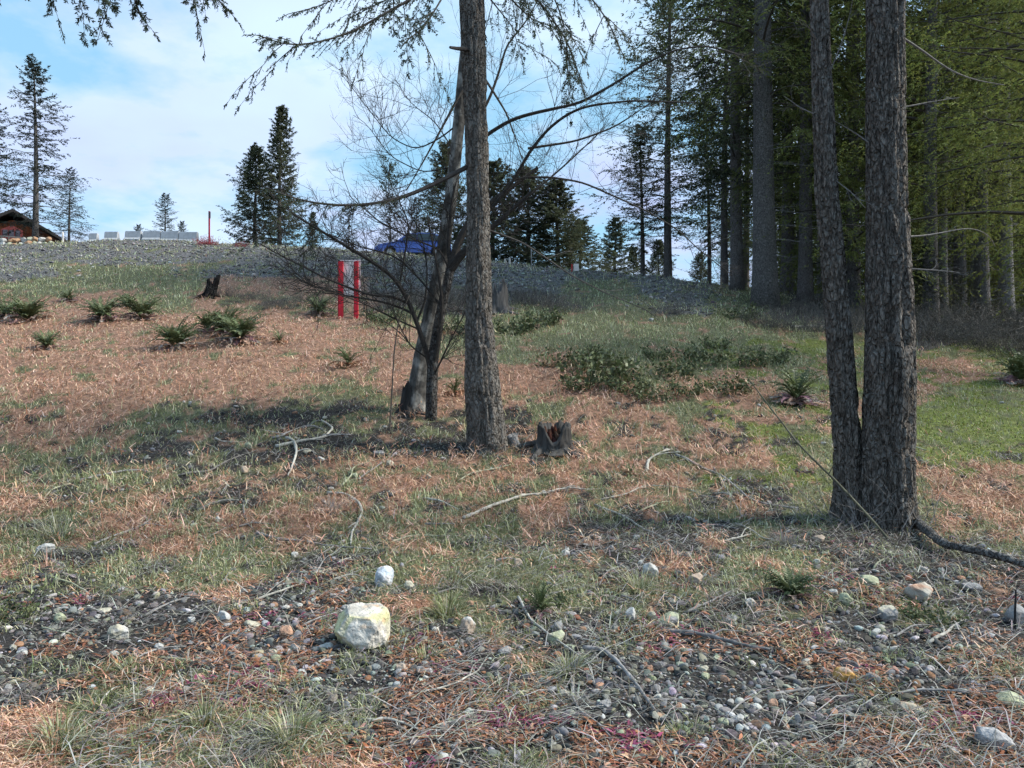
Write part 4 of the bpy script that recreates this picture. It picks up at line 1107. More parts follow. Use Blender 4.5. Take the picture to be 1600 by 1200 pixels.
# ------------------------------------------------------------------ stumps
def stump(px, py, w, h, label, col, seed, core=None, jag=.35, roots=5, lean=0.0, front=0.0):
    b = gat(px, py); m = float(b[1]) / FPX
    R, Ht = w * m / 2, h * m
    root = thing('tree_stump', label, 'stump', b)
    r = rngf(seed); k, n = 72, 26
    th = np.linspace(0, 2 * math.pi, k, endpoint=False); c, s = np.cos(th), np.sin(th)
    top = 1 - jag + jag * 1.5 * fbm(c * 2.6 + seed, s * 2.6, 0, seed, 3) + jag * .5 * (vnoise(c * 9, s * 9, 0, seed + 1) - .5)
    top = top * (1 - front * np.exp(-((th - 4.65) / .55) ** 2))
    V = []
    fl = lambda t: 1 + .55 * np.exp(-t * 4.5) * (1 + .6 * np.sin(th * roots + seed))
    for i in range(n):
        t = i / (n - 1)
        fur = 1 - .13 * np.clip(1 - np.abs(vnoise(c * 6, s * 6, t * 1.5, seed + 2) - .5) * 6, 0, 1) + .08 * (fbm(c * 4, s * 4, t * 3, seed + 3) - .5)
        rr = R * .86 * fl(t) * fur
        z = Ht * t * top
        V.append(np.c_[c * rr + lean * z, s * rr, z - .05])
    for q, dep in ((.72, .12), (.45, .5), (.12, .55)):                      # rotten hollow
        V.append(np.c_[c * R * q + lean * Ht * .5, s * R * q, Ht * top * (1 - dep) + .03 * (vnoise(c * 5, s * 5, q, seed) - .5)])
    N = len(V); V = np.vstack(V)
    i = np.arange(N - 1)[:, None] * k; j = np.arange(k)[None]
    F = np.stack([i + j, i + (j + 1) % k, i + k + (j + 1) % k, i + k + j], -1).reshape(-1, 4)
    C = np.asarray(col)[None] * (.6 + .8 * fbm(V[:, 0] * 14 / R * .15, V[:, 1] * 14 / R * .15, V[:, 2] * 4, seed + 9))[:, None]
    obj('bark_shell', mesh_from('bark_shell', V, F, C, M['wood'], True), root)
    if core:
        mb = MB()
        for q in range(38):
            a = r.uniform(0, 6.28); rr = R * r.uniform(.15, .62)
            x, y = math.cos(a) * rr, math.sin(a) * rr
            hh = Ht * r.uniform(.2, .8) * (1.0 if y > -.1 * R else .75)
            cc = np.array(core[int(r.integers(0, len(core)))]) * r.uniform(.7, 1.3)
            mb = MB(); mb.tube(np.array([[x, y, 0], [x * 1.02, y * 1.02, hh * .6], [x * 1.05 + r.normal(0, .01), y * 1.05, hh]]), [R * .2, R * .17, R * .03], 5, cc)
            mb.build('splinter', M['wood'], root)
    for q in range(roots):
        a = q * 2 * math.pi / roots + r.normal(0, .25)
        P = [b]; mb = MB()
        pts = []
        for e in range(6):
            rr = R * (.6 + e * .35); x, y = math.cos(a + .08 * e) * rr, math.sin(a + .08 * e) * rr
            pts.append([x, y, Hs(b[0] + x, b[1] + y) - b[2] + R * .22 * (1 - e / 4.5)])
        mb.tube(np.array(pts), np.linspace(R * .22, R * .05, 6), 7, np.array(col) * 1.3); mb.build('root', M['wood'], root)
    return root
stump(866, 700, 60, 46, 'rotten grey stump with reddish splintered heart right of the leaning fir', (.06, .058, .055), 3, [(.05, .018, .013), (.07, .026, .015), (.03, .012, .011), (.04, .026, .02)], .25, 5, 0.0, .75)
stump(326, 463, 20, 30, 'small charred black stump on the bracken slope near the gravel bank', (.012, .011, .011), 4, None, .75, 6, .3)
stump(776, 488, 40, 50, 'large old grey stump behind the leaning fir trunk', (.085, .082, .08), 6, None, .6, 5, 0.0, .35)
stump(806, 697, 20, 22, 'low weathered knee of wood between leaning fir and rotten stump', (.2, .2, .2), 8, None, .3, 4, -.3)
stump(640, 640, 34, 44, 'dark broken stump at the foot of the pale alder', (.035, .033, .032), 9, None, .7, 5, .1)

# ------------------------------------------------------------------ ferns
def fern(label, seed, live, dead, rad, col, dcol, group=None, green_up=1.0):
    r = rngf(seed); root = thing('sword_fern', label, 'fern', (0, 0, 0), group)
    def fronds(n, lo, hi, length, colr, nm, sag):
        mb = MB()
        for k in range(n):
            az = r.uniform(0, 6.283); el = r.uniform(lo, hi); L = length * r.uniform(.45, 1.2)
            m = 15; t = np.linspace(0, 1, m)
            e = el - sag * t ** 1.3 * r.uniform(.5, 1.7)
            x = np.cumsum(np.cos(e)) * L / m; z = np.cumsum(np.sin(e)) * L / m
            z = np.maximum(z, .015)
            az2 = az + t * r.normal(0, .2)
            P = np.c_[np.cos(az2) * x, np.sin(az2) * x, z]
            c = np.array(colr[int(r.integers(0, len(colr)))]) * r.uniform(.7, 1.35)
            mb.tube(P, np.linspace(.006, .002, m), 3, c * .8, False)
            T = nrm(np.gradient(P, axis=0)); sd = nrm(np.cross(T, [0, 0, 1.0]) + 1e-5); up = np.cross(sd, T)
            pl = .085 * L / .8 * np.sin(np.pi * np.clip(t * .92 + .07, 0, 1)) ** .6
            for s in (-1, 1):
                tip = P + sd * (s * pl)[:, None] + T * (pl * .25)[:, None] + up * (pl * .2)[:, None] + r.normal(0, .008, P.shape)
                w = T * (L / m * .42)
                V = np.stack([P - w, P + sd * (s * pl * .5)[:, None] - w * .5 + up * .01, tip, P + w], 1).reshape(-1, 3)
                mb.add(V, np.arange(len(V)).reshape(-1, 4), c)
        mb.build(nm, M['leaf'], root)['kind'] = 'stuff'
    if live: fronds(live, .85, 1.5, rad, col, 'fronds', 1.0)
    if dead: fronds(dead, .05, .7, rad * .85, dcol, 'dead_fronds', 1.0)
    return root
FG = [(.10, .13, .055), (.135, .165, .075), (.075, .10, .042)]
FD = [(.26, .20, .17), (.34, .22, .16), (.22, .12, .14), (.36, .33, .30)]
f0 = fern('large sword fern with a purplish skirt of dead fronds at the left edge', 1, 90, 46, .55, FG, FD)
f1 = fern('upright sword fern in the row of ferns, left of the black stump', 2, 80, 34, .52, FG, FD)
f2 = fern('browning small fern in the bracken right of the red-posted sign', 3, 16, 34, .42, FG, [(.22, .10, .05), (.28, .15, .09)])
f3 = fern('short scruffy fern high on the slope above the row of ferns', 8, 44, 60, .46, FG, FD)
def put(o, px, py, rz, s):
    s *= 1.35
    o.location = tuple(float(q) for q in gat(px, py)); on_slope(o, rz); o.scale = (s, s, s)
put(f0, 45, 502, 0, 1.0); put(f1, 163, 500, 1, .95); put(f2, 546, 572, 2, .8); put(f3, 108, 470, 2, .6)
for px, py, rz, s, src, lab in ((12, 496, 1, .8, f1, 'fern cut off by the left edge beside the large fern'), (222, 500, 2, .85, f1, 'dark fern just right of another fern of the same size'), (276, 545, 3, .85, f0, 'lone fern lowest down the bracken slope, with purple dead skirt'),
                           (376, 532, 4, 1.05, f1, 'widest dark green fern, below and right of the black stump'), (352, 522, 5.2, .75, f1, 'fern tucked against the left of the widest dark green fern'), (326, 518, 5, .6, f1, 'small pale fern left of the widest dark green fern'),
                           (74, 545, 1.5, .5, f1, 'small fern seedling below the large left fern'), (437, 535, .3, .5, f2, 'brownish fern right of the widest dark green fern'), (200, 478, .7, .6, f1, 'small dark fern above the row of ferns'),
                           (1243, 628, 2.2, .95, f1, 'broad sword fern left of the twin trunks'), (1236, 935, 1.1, .30, f1, 'dark fern clump in the stony foreground below the twin trunks'),
                           (660, 612, .4, .5, f1, 'fern at the foot of the pale alder'), (710, 618, 3.4, .55, f2, 'rust brown fern between sapling and leaning fir'), (500, 492, .8, .7, f1, 'fern left of the red-posted sign'),
                           (1590, 600, 2.0, .9, f1, 'dark fern under brush at the right edge'), (845, 960, .5, .22, f1, 'small leafy green plant in the middle foreground turf'), (985, 742, .2, .3, f2, 'dark little fern clump in bracken right of the rotten stump')):
    b = gat(px, py)
    fs = rngf(int(px)).uniform(.78, 1.25, 3)
    on_slope(dup(f3 if src is f1 and int(px) % 2 else src, b, rz, (s * 1.25 * fs[0], s * 1.25 * fs[1], s * 1.6 * fs[2]), lab, 'ferns on the slope'), rz)

# ------------------------------------------------------------------ shrubs and brush
def shrub(name, label, seed, n, rad, h, leaf, lw, lcol, scol, leaves, group=None, stems=True, spread=1.0):
    r = rngf(seed); root = thing(name, label, 'shrub', (0, 0, 0), group)
    sm, lm = MB(), MB()
    for k in range(n):
        a = r.uniform(0, 6.28); q = r.random() ** .5 * rad
        p = np.array([math.cos(a) * q * .7, math.sin(a) * q * .7, -.03])
        D = nrm(np.array([math.cos(a) * q / rad * spread, math.sin(a) * q / rad * spread, 1.0]) + r.normal(0, .3, 3))
        L = h * r.uniform(.5, 1.15); Q = [p]
        for e in range(6):
            D = nrm(D + r.normal(0, .25, 3)); Q.append(Q[-1] + D * L / 6)
        Q = np.array(Q)
        sm.tube(Q, np.linspace(.006, .002, 7), 3, np.array(scol) * r.uniform(.6, 1.4), False)
        for e in range(3):
            i = int(r.integers(1, 6)); e2 = Q[i] + nrm(r.normal(0, 1, 3) + [0, 0, .4]) * L * r.uniform(.2, .4)
            md = (Q[i] + e2) / 2 + r.normal(0, .02, 3)
            sm.tube(np.vstack([Q[i], md, e2]), [.003, .002, .0015], 3, np.array(scol) * r.uniform(.6, 1.5), False)
        if leaves:
            t = r.uniform(.15, 1, leaves); s = np.linspace(0, 1, 7)
            B = np.stack([np.interp(t, s, Q[:, i]) for i in range(3)], 1) + r.normal(0, .05, (leaves, 3)) * h / .5
            d = nrm(r.normal(0, 1, (leaves, 3)) + [0, 0, .35]); w = nrm(np.cross(d, r.normal(0, 1, (leaves, 3)))) * lw * .5
            l = leaf * r.uniform(.6, 1.3, (leaves, 1))
            V = np.stack([B, B + d * l * .45 + w, B + d * l, B + d * l * .45 - w], 1).reshape(-1, 3)
            c = np.array(lcol)[r.integers(0, len(lcol), leaves)] * r.uniform(.6, 1.5, (leaves, 1))
            lm.add(V, np.arange(len(V)).reshape(-1, 4), np.repeat(c, 4, 0))
    sm.build('stems', M['twig'], root)['kind'] = 'stuff'
    if leaves: lm.build('leaves', M['leaf'], root)['kind'] = 'stuff'
    return root
SG = [(.075, .10, .04), (.11, .135, .06), (.05, .068, .028), (.17, .19, .095)]
sal = shrub('salal_shrub', 'leafy low shrub in the middle of the green slope', 5, 34, .62, .52, .10, .06, SG, (.10, .08, .06), 16)
b = gat(945, 595); sal.location = tuple(float(q) for q in b)
for px, py, s, lab in ((890, 575, .8, 'low leafy shrub at the left end of the shrub row on the green slope'), (985, 612, .62, 'leafy shrub right of the largest shrub on the green slope'), (1058, 586, .7, 'spreading shrub midway along the row on the green slope'),
                   (1100, 565, .75, 'rounded leafy shrub uphill of the shrub row'), (1140, 612, .6, 'shrub with dark gap beneath, left of the broad sword fern'), (1175, 570, .6, 'leafy shrub above the one with the dark gap'), (1205, 565, .6, 'small shrub at the right end of the shrub row'),
                   (905, 608, .45, 'small low shrub at the lower left of the shrub row'), (1020, 625, .45, 'little shrub below the shrub row by the bracken edge'), (800, 520, .9, 'dark leafy shrub just right of the leaning fir'), (845, 505, .8, 'leafy shrub below the old grey stump'), (720, 520, .9, 'green shrub between alder and leaning fir'),
                   (925, 560, .5, 'leafy sprig uphill of the left end of the shrub row'), (1075, 615, .5, 'low leafy clump below the spreading shrub in the row'), (965, 575, .55, 'leafy clump just uphill of the middle shrub on the green slope'), (1120, 545, .5, 'small leafy clump highest up above the shrub row'), (1030, 560, .5, 'small leafy clump uphill between two shrubs of the row'), (600, 505, .7, 'green shrub right of the red-posted sign'), (1150, 500, .9, 'green shrub below the thick straight fir'), (15, 965, .28, 'dark leafy weed at the left edge of the foreground'), (860, 945, .2, 'low leafy weed in the middle foreground'), (1460, 975, .25, 'mossy green clump among stones at the right foreground')):
    dup(sal, gat(px, py), px * .7, s, lab, 'leafy shrubs on the slope')
br = shrub('brush', 'tangled grey brush under the wood right of the thick twin trunk', 6, 120, 1.0, .95, .04, .018, [(.05, .05, .045), (.07, .065, .05), (.035, .045, .03)], (.13, .12, .108), 10, spread=.8)
br.location = tuple(float(q) for q in gd(1450, 19.5))
for row, (rl, spots) in enumerate((('front', ((1315, 22, .8), (1350, 21, .85), (1400, 21, .9), (1500, 19, 1.0), (1545, 18.5, .95), (1590, 18, 1.0), (1630, 17.6, 1.0))), ('middle', ((1270, 23, .7), (1440, 22, 1.0), (1475, 21, 1.1), (1520, 20.8, 1.1), (1570, 20.5, 1.1), (1615, 20, 1.1))), ('back', ((1490, 23.5, 1.2), (1550, 23, 1.2), (1600, 23, 1.2))))):
    for k, (px, d, s) in enumerate(spots):
        dup(br, gd(px, d), d * 3 + px, s, 'dark tangled brush, %s from the left in the %s row along the wood' % (ORD[k], rl), 'brush along the edge of the wood')
for px, py, s, lab in ((840, 478, .75, 'grey brush below the ridge right of the old grey stump'), (880, 488, .6, 'low grey brush sprawling downhill from the ridge'), (1040, 492, .55, 'small dark brush patch at the foot of the gravel bank'), (680, 480, .8, 'dark brush behind the alder stem'), (620, 478, .7, 'dark brush right of the red-posted sign'), (740, 470, .7, 'grey brush behind the leaning fir'),
                   (440, 482, .6, 'grey brushwood heap between the black stump and the sign'), (395, 470, .5, 'dark brushwood beside the black stump'), (345, 462, .45, 'low dark brush right at the black stump'), (480, 472, .5, 'brushwood just left of the red-posted sign'), (1200, 512, .7, 'grey brush pile at the foot of the thick straight fir'), (1250, 518, .75, 'grey brush pile left of the thinner twin trunk'), (1310, 520, .7, 'brush seen between the twin trunks')):
    dup(br, gat(px, py), px * .3, s, lab, 'brush patches on the slope')
rs = shrub('red_shrub', 'small red twiggy shrub at the foot of the crest marker post', 7, 60, .45, .5, .05, .03, [(.22, .03, .05), (.3, .06, .08)], (.2, .05, .06), 10)
rs.location = tuple(float(q) for q in gd(325, 33.5))
dup(rs, gd(376, 33), 1, .6, 'low red shrub on the crest right of the marker post')

# ------------------------------------------------------------------ stones
ROCKM = []
for s in range(7):
    v, f = rock_verts(500 + s * 3, 4, .34, 7 if s < 5 else 3)
    ROCKM.append((v, f))
def tone(v, seed, col, col2=None, k2=.5):
    n = fbm(v[:, 0] * 1.6 + seed, v[:, 1] * 1.6, v[:, 2] * 1.6, seed, 4)
    c = np.asarray(col)[None] * (.75 + .5 * n)[:, None]
    if col2 is not None:
        w = np.clip((fbm(v[:, 0] * 1.1 + 3, v[:, 1] * 1.1, v[:, 2] * 1.1 + seed, seed + 4, 3) - k2) * 7, 0, 1)[:, None]
        c = c * (1 - w) + np.asarray(col2)[None] * w
    return c
CW, CC, CG, CDG, CT, CP, CO, CGR = (.44, .44, .42), (.40, .38, .30), (.24, .24, .24), (.09, .09, .095), (.40, .32, .25), (.42, .26, .18), (.46, .27, .09), (.33, .35, .24)
def stone(px, py, w, h, col, label, group=None, col2=None, seed=None, shape=None, sink=.42):
    """px, py: middle of the stone in the photo; w, h its size there"""
    b = gat(px, py + h * .38); m = float(b[1]) / FPX
    sd = int(seed if seed is not None else px * 7 + py)
    v, f = ROCKM[(shape if shape is not None else sd) % 7]
    r = rngf(sd); a = r.uniform(-.5, .5)
    sx, sz = w * m / 2, h * m / 2 * 1.3
    q = v * [sx, max(sx * .75, sz * .8), sz]
    c, s = math.cos(a), math.sin(a)
    q = np.c_[q[:, 0] * c - q[:, 1] * s, q[:, 0] * s + q[:, 1] * c, q[:, 2] + sz * (1 - sink)]
    q[:, 2] += q[:, 0] * r.normal(0, .1)
    C = tone(v, sd % 97, col, col2)
    o = obj('stone', mesh_from('stone', q, f, C, M['stone'], True))
    o.location = tuple(float(x) for x in b)
    return tag(o, label, 'stone', group)

# the boulder
def boulder():
    b = gat(567, 1008); m = float(b[1]) / FPX
    v, f = ico(6); r = rngf(12)
    n = fbm(v[:, 0] * 1.4, v[:, 1] * 1.4, v[:, 2] * 1.4, 9, 3)
    w = v * (1 + .22 * (n - .5))[:, None]
    w = np.sign(w) * np.abs(w) ** .66                          # blocky
    for d, h in (((-.75, -.3, .62), .86), ((.95, -.25, .1), .90), ((-.15, -.9, .35), .82), ((-.62, -.55, -.6), .82), ((.5, -.5, .72), 1.0), ((.05, -.12, 1.), .72), ((.1, -.2, -1), .72), ((.75, -.6, -.3), .95)):
        d = nrm(np.array(d)); e = np.maximum(w @ d - h, 0); w = w - e[:, None] * d * .94
    w = w * (1 + .09 * (fbm(w[:, 0] * 4, w[:, 1] * 4, w[:, 2] * 4, 8, 5) - .5))[:, None]
    crk = np.clip(1 - np.abs(fbm(w[:, 0] * 1.8, w[:, 1] * 1.8, w[:, 2] * 2.4, 77, 3) - .5) * 22, 0, 1)
    w = w * (1 - .035 * crk)[:, None]
    ext = np.abs(w).max(0)
    q = w / ext * [43 * m, 36 * m, 34 * m]; q[:, 2] += 26 * m
    C = tone(v, 5, (.50, .475, .42), (.50, .48, .28), .45)
    k = np.clip((fbm(w[:, 0] * 2.2, w[:, 1] * 2.2, w[:, 2] * 2.2, 31, 3) - .60) * 9, 0, 1)[:, None] * np.clip(w[:, :1] * 1.2 + .35, 0, 1)
    C = C * (1 - k) + np.array([.50, .33, .20]) * k
    o = obj('boulder', mesh_from('boulder', q, f, C, M['stone'], True)); o.location = tuple(float(x) for x in b)
    tag(o, 'large blocky cream boulder with yellowish and peach stains in the foreground', 'boulder')
boulder()
NAMED = [(600, 902, 36, 31, (.46, .52, .57), 'pale bluish white stone behind the large cream boulder', None, (.56, .56, .56)),
          (640, 917, 20, 15, CC, 'small cream stone right of the pale bluish stone'), (730, 980, 28, 26, CT, 'peach and white lumpy stone right of the large boulder', None, CW), (447, 988, 22, 19, CP, 'peach stone left of the large boulder'),
          (511, 1010, 25, 9, CW, 'flat white stone at the left foot of the large boulder'), (460, 1012, 26, 8, CG, 'flat grey stone left of the flat white stone by the boulder'), (183, 991, 36, 25, CC, 'pointed cream stone at the left of the foreground', None, CW),
          (93, 966, 21, 14, CGR, 'greenish grey stone at the far left of the foreground'), (70, 858, 30, 14, CW, 'white elongated stone in the grass at the left edge'), (350, 964, 22, 14, CW, 'white stone left of the boulder, above a cream one'), (393, 976, 27, 12, CC, 'long pale stone left of the peach stone'),
          (1015, 893, 27, 22, CW, 'white angular stone in dark litter left of the twin trunks'), (1088, 905, 25, 17, CT, 'tan stone right of the white angular stone'), (883, 865, 15, 10, CW, 'white pebble in dark litter above the foreground turf'), (1172, 942, 18, 12, CW, 'white stone in grass right of middle foreground'),
          (870, 996, 33, 18, CGR, 'yellow-green flat topped stone in the middle foreground', None, CC), (872, 979, 19, 13, CG, 'grey stone behind the yellow-green stone'), (985, 960, 16, 19, CW, 'upright white stone in the middle foreground'), (1018, 963, 16, 13, CC, 'cream stone beside the upright white stone'), (1045, 968, 42, 15, CGR, 'long greenish boulder half sunk in turf', None, CG),
          (1140, 968, 30, 10, CG, 'long grey-white stone right of the half sunk greenish one'), (1437, 926, 47, 28, (.36, .34, .29), 'large rounded tan stone with pinkish side below the twin trunks', None, CP), (1386, 960, 31, 25, CG, 'rounded grey stone left of the large tan one', None, CC), (1320, 938, 23, 19, CGR, 'mossy greenish stone in rust litter below the twin trunks'),
          (1518, 918, 31, 13, CG, 'grey stone beside the fallen log'), (1588, 961, 36, 28, CG, 'round grey stone at the right edge behind the metal stake'), (1318, 1057, 39, 23, CO, 'orange-yellow stone in the right foreground', None, CT), (1330, 1041, 35, 14, CDG, 'dark slate stone behind the orange stone'), (1364, 1060, 27, 17, CG, 'light grey angular stone right of the orange stone', None, CW),
          (1425, 1110, 47, 18, CC, 'long cream and peach stone in the right foreground', None, CP), (1553, 1159, 59, 34, (.36, .36, .36), 'big smooth grey stone in the lower right corner', None, (.42, .42, .41)), (1577, 1094, 50, 19, CGR, 'greenish grey stone sunk at the right edge', None, CG), (1345, 1195, 42, 14, CC, 'pale stone cut by the bottom edge'),
          (945, 1101, 27, 14, CG, 'grey layered stone beside the curved stick'), (880, 1085, 19, 12, CC, 'cream stone left of the curved stick'), (820, 1061, 20, 11, CDG, 'dark grey stone in the lower middle'), (627, 1044, 19, 14, CT, 'tan grey stone below the large boulder'), (658, 1048, 17, 11, CG, 'grey stone right of the tan one below the boulder'),
          (592, 708, 19, 8, CG, 'flat grey stone on the dark litter left of the leaning fir'), (1208, 1100, 15, 14, CP, 'reddish brown stone in the right foreground gravel'), (1280, 842, 22, 11, CT, 'pale stone at the foot of the thinner twin trunk'), (1360, 909, 40, 17, CGR, 'long mossy olive stone below the twin trunks'), (1018, 499, 10, 5, CW, 'white stone on the green slope below the gravel bank')]
LAND = [(567, 978, 'large cream boulder')]
import re
for a in NAMED:
    stone(*a)
    sh = re.split(r' (?:behind|right|left|in|at|below|beside|with|above|cut|half|sunk|near|on|continuing) ', a[5])[0]
    LAND.append((a[0], a[1], sh))
LAND = [q for q in LAND if sum(1 for p in LAND if p[2] == q[2]) == 1 and len(q[2].split()) > 1]
used_rank = {}
def relabel(items, what):
    """for items (px, py, kind): a phrase that ranks each by nearness to a landmark"""
    out, by = [None] * len(items), {}
    for i, (px, py, kind) in enumerate(items):
        q = min(LAND, key=lambda p: math.hypot((p[0] - px), (p[1] - py) * 1.6))
        dx, dy = px - q[0], (py - q[1]) * 1.6
        side = ('right of' if dx > 0 else 'left of') if abs(dx) > abs(dy) else ('in front of' if dy > 0 else 'behind')
        by.setdefault((kind, side, q[2]), []).append((math.hypot(dx, dy), i))
    for (kind, side, nm), v in by.items():
        for k, (_, i) in enumerate(sorted(v)):
            rank = '' if len(v) == 1 else ('nearest ' if k == 0 else ORD[k] + ' nearest ')
            out[i] = '%s%s %s %s the %s' % (rank, kind, what, side, nm)
    return out
SM = [(537, 926, 14, 8, CW), (165, 954, 24, 8, CC), (34, 1021, 18, 10, CW), (20, 1012, 14, 8, CC), (248, 1012, 16, 12, CW), (300, 968, 14, 8, CW), (1100, 1045, 18, 9, CC), (1102, 1056, 17, 8, CGR), (1133, 1062, 15, 10, CP), (1060, 1105, 10, 12, CP), (1089, 1107, 12, 9, CW),
      (1155, 1122, 19, 9, CW), (1157, 1113, 14, 7, CG), (1130, 1128, 18, 11, CGR), (1165, 1137, 15, 8, CW), (1102, 1157, 14, 9, CW), (1590, 928, 16, 9, CG), (1287, 1113, 13, 9, CC), (1302, 1114, 15, 11, CP), (1327, 1116, 17, 10, CG), (1270, 1138, 14, 10, CW), (1247, 1125, 11, 16, CG),
      (1225, 1126, 15, 9, CC), (1229, 1136, 10, 9, CP), (1375, 1120, 15, 12, CG), (1316, 1161, 14, 9, CW), (1395, 1163, 16, 12, CT), (1425, 1160, 15, 11, CP), (1410, 1147, 13, 9, CC), (1490, 1144, 16, 8, CO), (1510, 1125, 19, 13, CP), (1542, 1128, 16, 10, CP), (1490, 1176, 22, 12, CW), (1433, 1150, 12, 9, CW),
      (665, 1060, 12, 9, CW), (486, 1045, 10, 9, CG), (495, 1039, 10, 8, CG), (521, 1079, 10, 9, CC), (480, 705, 12, 7, CC), (502, 717, 14, 6, CW), (555, 743, 9, 8, CGR), (609, 725, 13, 10, CC), (670, 745, 11, 8, CC), (388, 697, 14, 10, CGR), (382, 735, 13, 11, CT), (297, 710, 9, 7, CW),
      (810, 880, 14, 12, CT), (955, 858, 10, 10, CG), (1004, 871, 9, 8, CG), (460, 867, 12, 9, CW), (427, 1020, 14, 9, CC), (430, 1028, 16, 9, CGR), (110, 1027, 10, 6, CC), (1075, 868, 14, 10, CG), (850, 770, 9, 7, CW), (340, 812, 9, 9, CW), (790, 1017, 26, 11, CG), (1220, 990, 12, 8, CG), (1262, 905, 16, 9, CG), (1302, 925, 14, 8, CW)]
rr = random.Random(8)
names = {id(CW): 'white', id(CC): 'cream', id(CG): 'grey', id(CDG): 'dark grey', id(CT): 'tan', id(CP): 'peach', id(CO): 'orange', id(CGR): 'greenish'}
while len(SM) < 215:
    px, py = rr.uniform(5, 1595), 1198 - abs(rr.gauss(0, 150))
    if py < 880 or (430 < px < 640 and 930 < py < 1020): continue
    q = int(zone(*[np.array([v]) for v in gat(px, py)[:2]])[0][0])
    if q not in (4, 5): continue
    w = rr.uniform(7, 13) * (.75 + (py - 880) / 700)
    SM.append((px, py, w, w * rr.uniform(.55, .8), rr.choice([CW, CG, CG, CC, CGR, CT, CG, CDG, CP])))
for (px, py, w, h, col), lab in zip(SM, relabel([(q[0], q[1], 'small ' + names[id(q[4])]) for q in SM], 'stone')):
    stone(px, py, w, h, col, lab, 'small %s stones on the ground' % names[id(col)])

# ------------------------------------------------------------------ sticks
def stick(pts, wpx, label, col=(.25, .24, .22), group=None, lift=0.0, side=2, seed=0, name='stick', material='twig', ends=None):
    P = np.array([gat(x, y) for x, y in pts])
    if ends is not None:                                    # heights above the ground along it
        P = np.array([at(x, y, d) for (x, y), d in zip(pts, ends)])
    m = float(P[:, 1].mean()) / FPX; r = wpx * m / 2
    Q = resample(P, max(10, 5 * len(pts)))
    rg = rngf(seed + int(pts[0][0]))
    Q = Q + np.cumsum(rg.normal(0, r * .25, Q.shape), 0) * .5
    if ends is None: Q[:, 2] = np.maximum(Q[:, 2], H(Q[:, 0], Q[:, 1])) + r * .8 + lift + .012 * np.sin(np.linspace(0, 3.1, len(Q)))
    b = Q[0].copy(); b[2] = Hs(b[0], b[1])
    root = thing(name, label, 'stick' if name != 'fallen_log' else 'log', b, group)
    c = np.asarray(col) * (.7 + .6 * fbm(np.arange(len(Q)) * .7 + seed, 0 * np.arange(len(Q)), 0, seed + 2))[:, None]
    mb = MB().tube(Q, np.linspace(r, r * .45, len(Q)) * (1 + .12 * rg.normal(0, 1, len(Q))), 7, c)
    mb.build('stem', M[material], root, b, True)
    for k in range(side):
        i = int(rg.integers(2, len(Q) - 1)); D = nrm(nrm(Q[i] - Q[i - 1]) + rg.normal(0, .7, 3) * [1, 1, .25])
        L = rg.uniform(.08, .25) * max(1, m / .005); E = Q[i] + D * L; md = (Q[i] + E) / 2 + rg.normal(0, L * .08, 3)
        if ends is None:
            for e in (md, E): e[2] = max(e[2], Hs(e[0], e[1]) + .004)
        MB().tube(resample(np.vstack([Q[i], md, E]), 6), np.linspace(r * .45, r * .15, 6), 5, col).build('side_twig', M[material], root, b)
    return root
PALE, GRY, DRK, OLV = (.36, .35, .31), (.24, .235, .23), (.10, .095, .09), (.30, .31, .22)
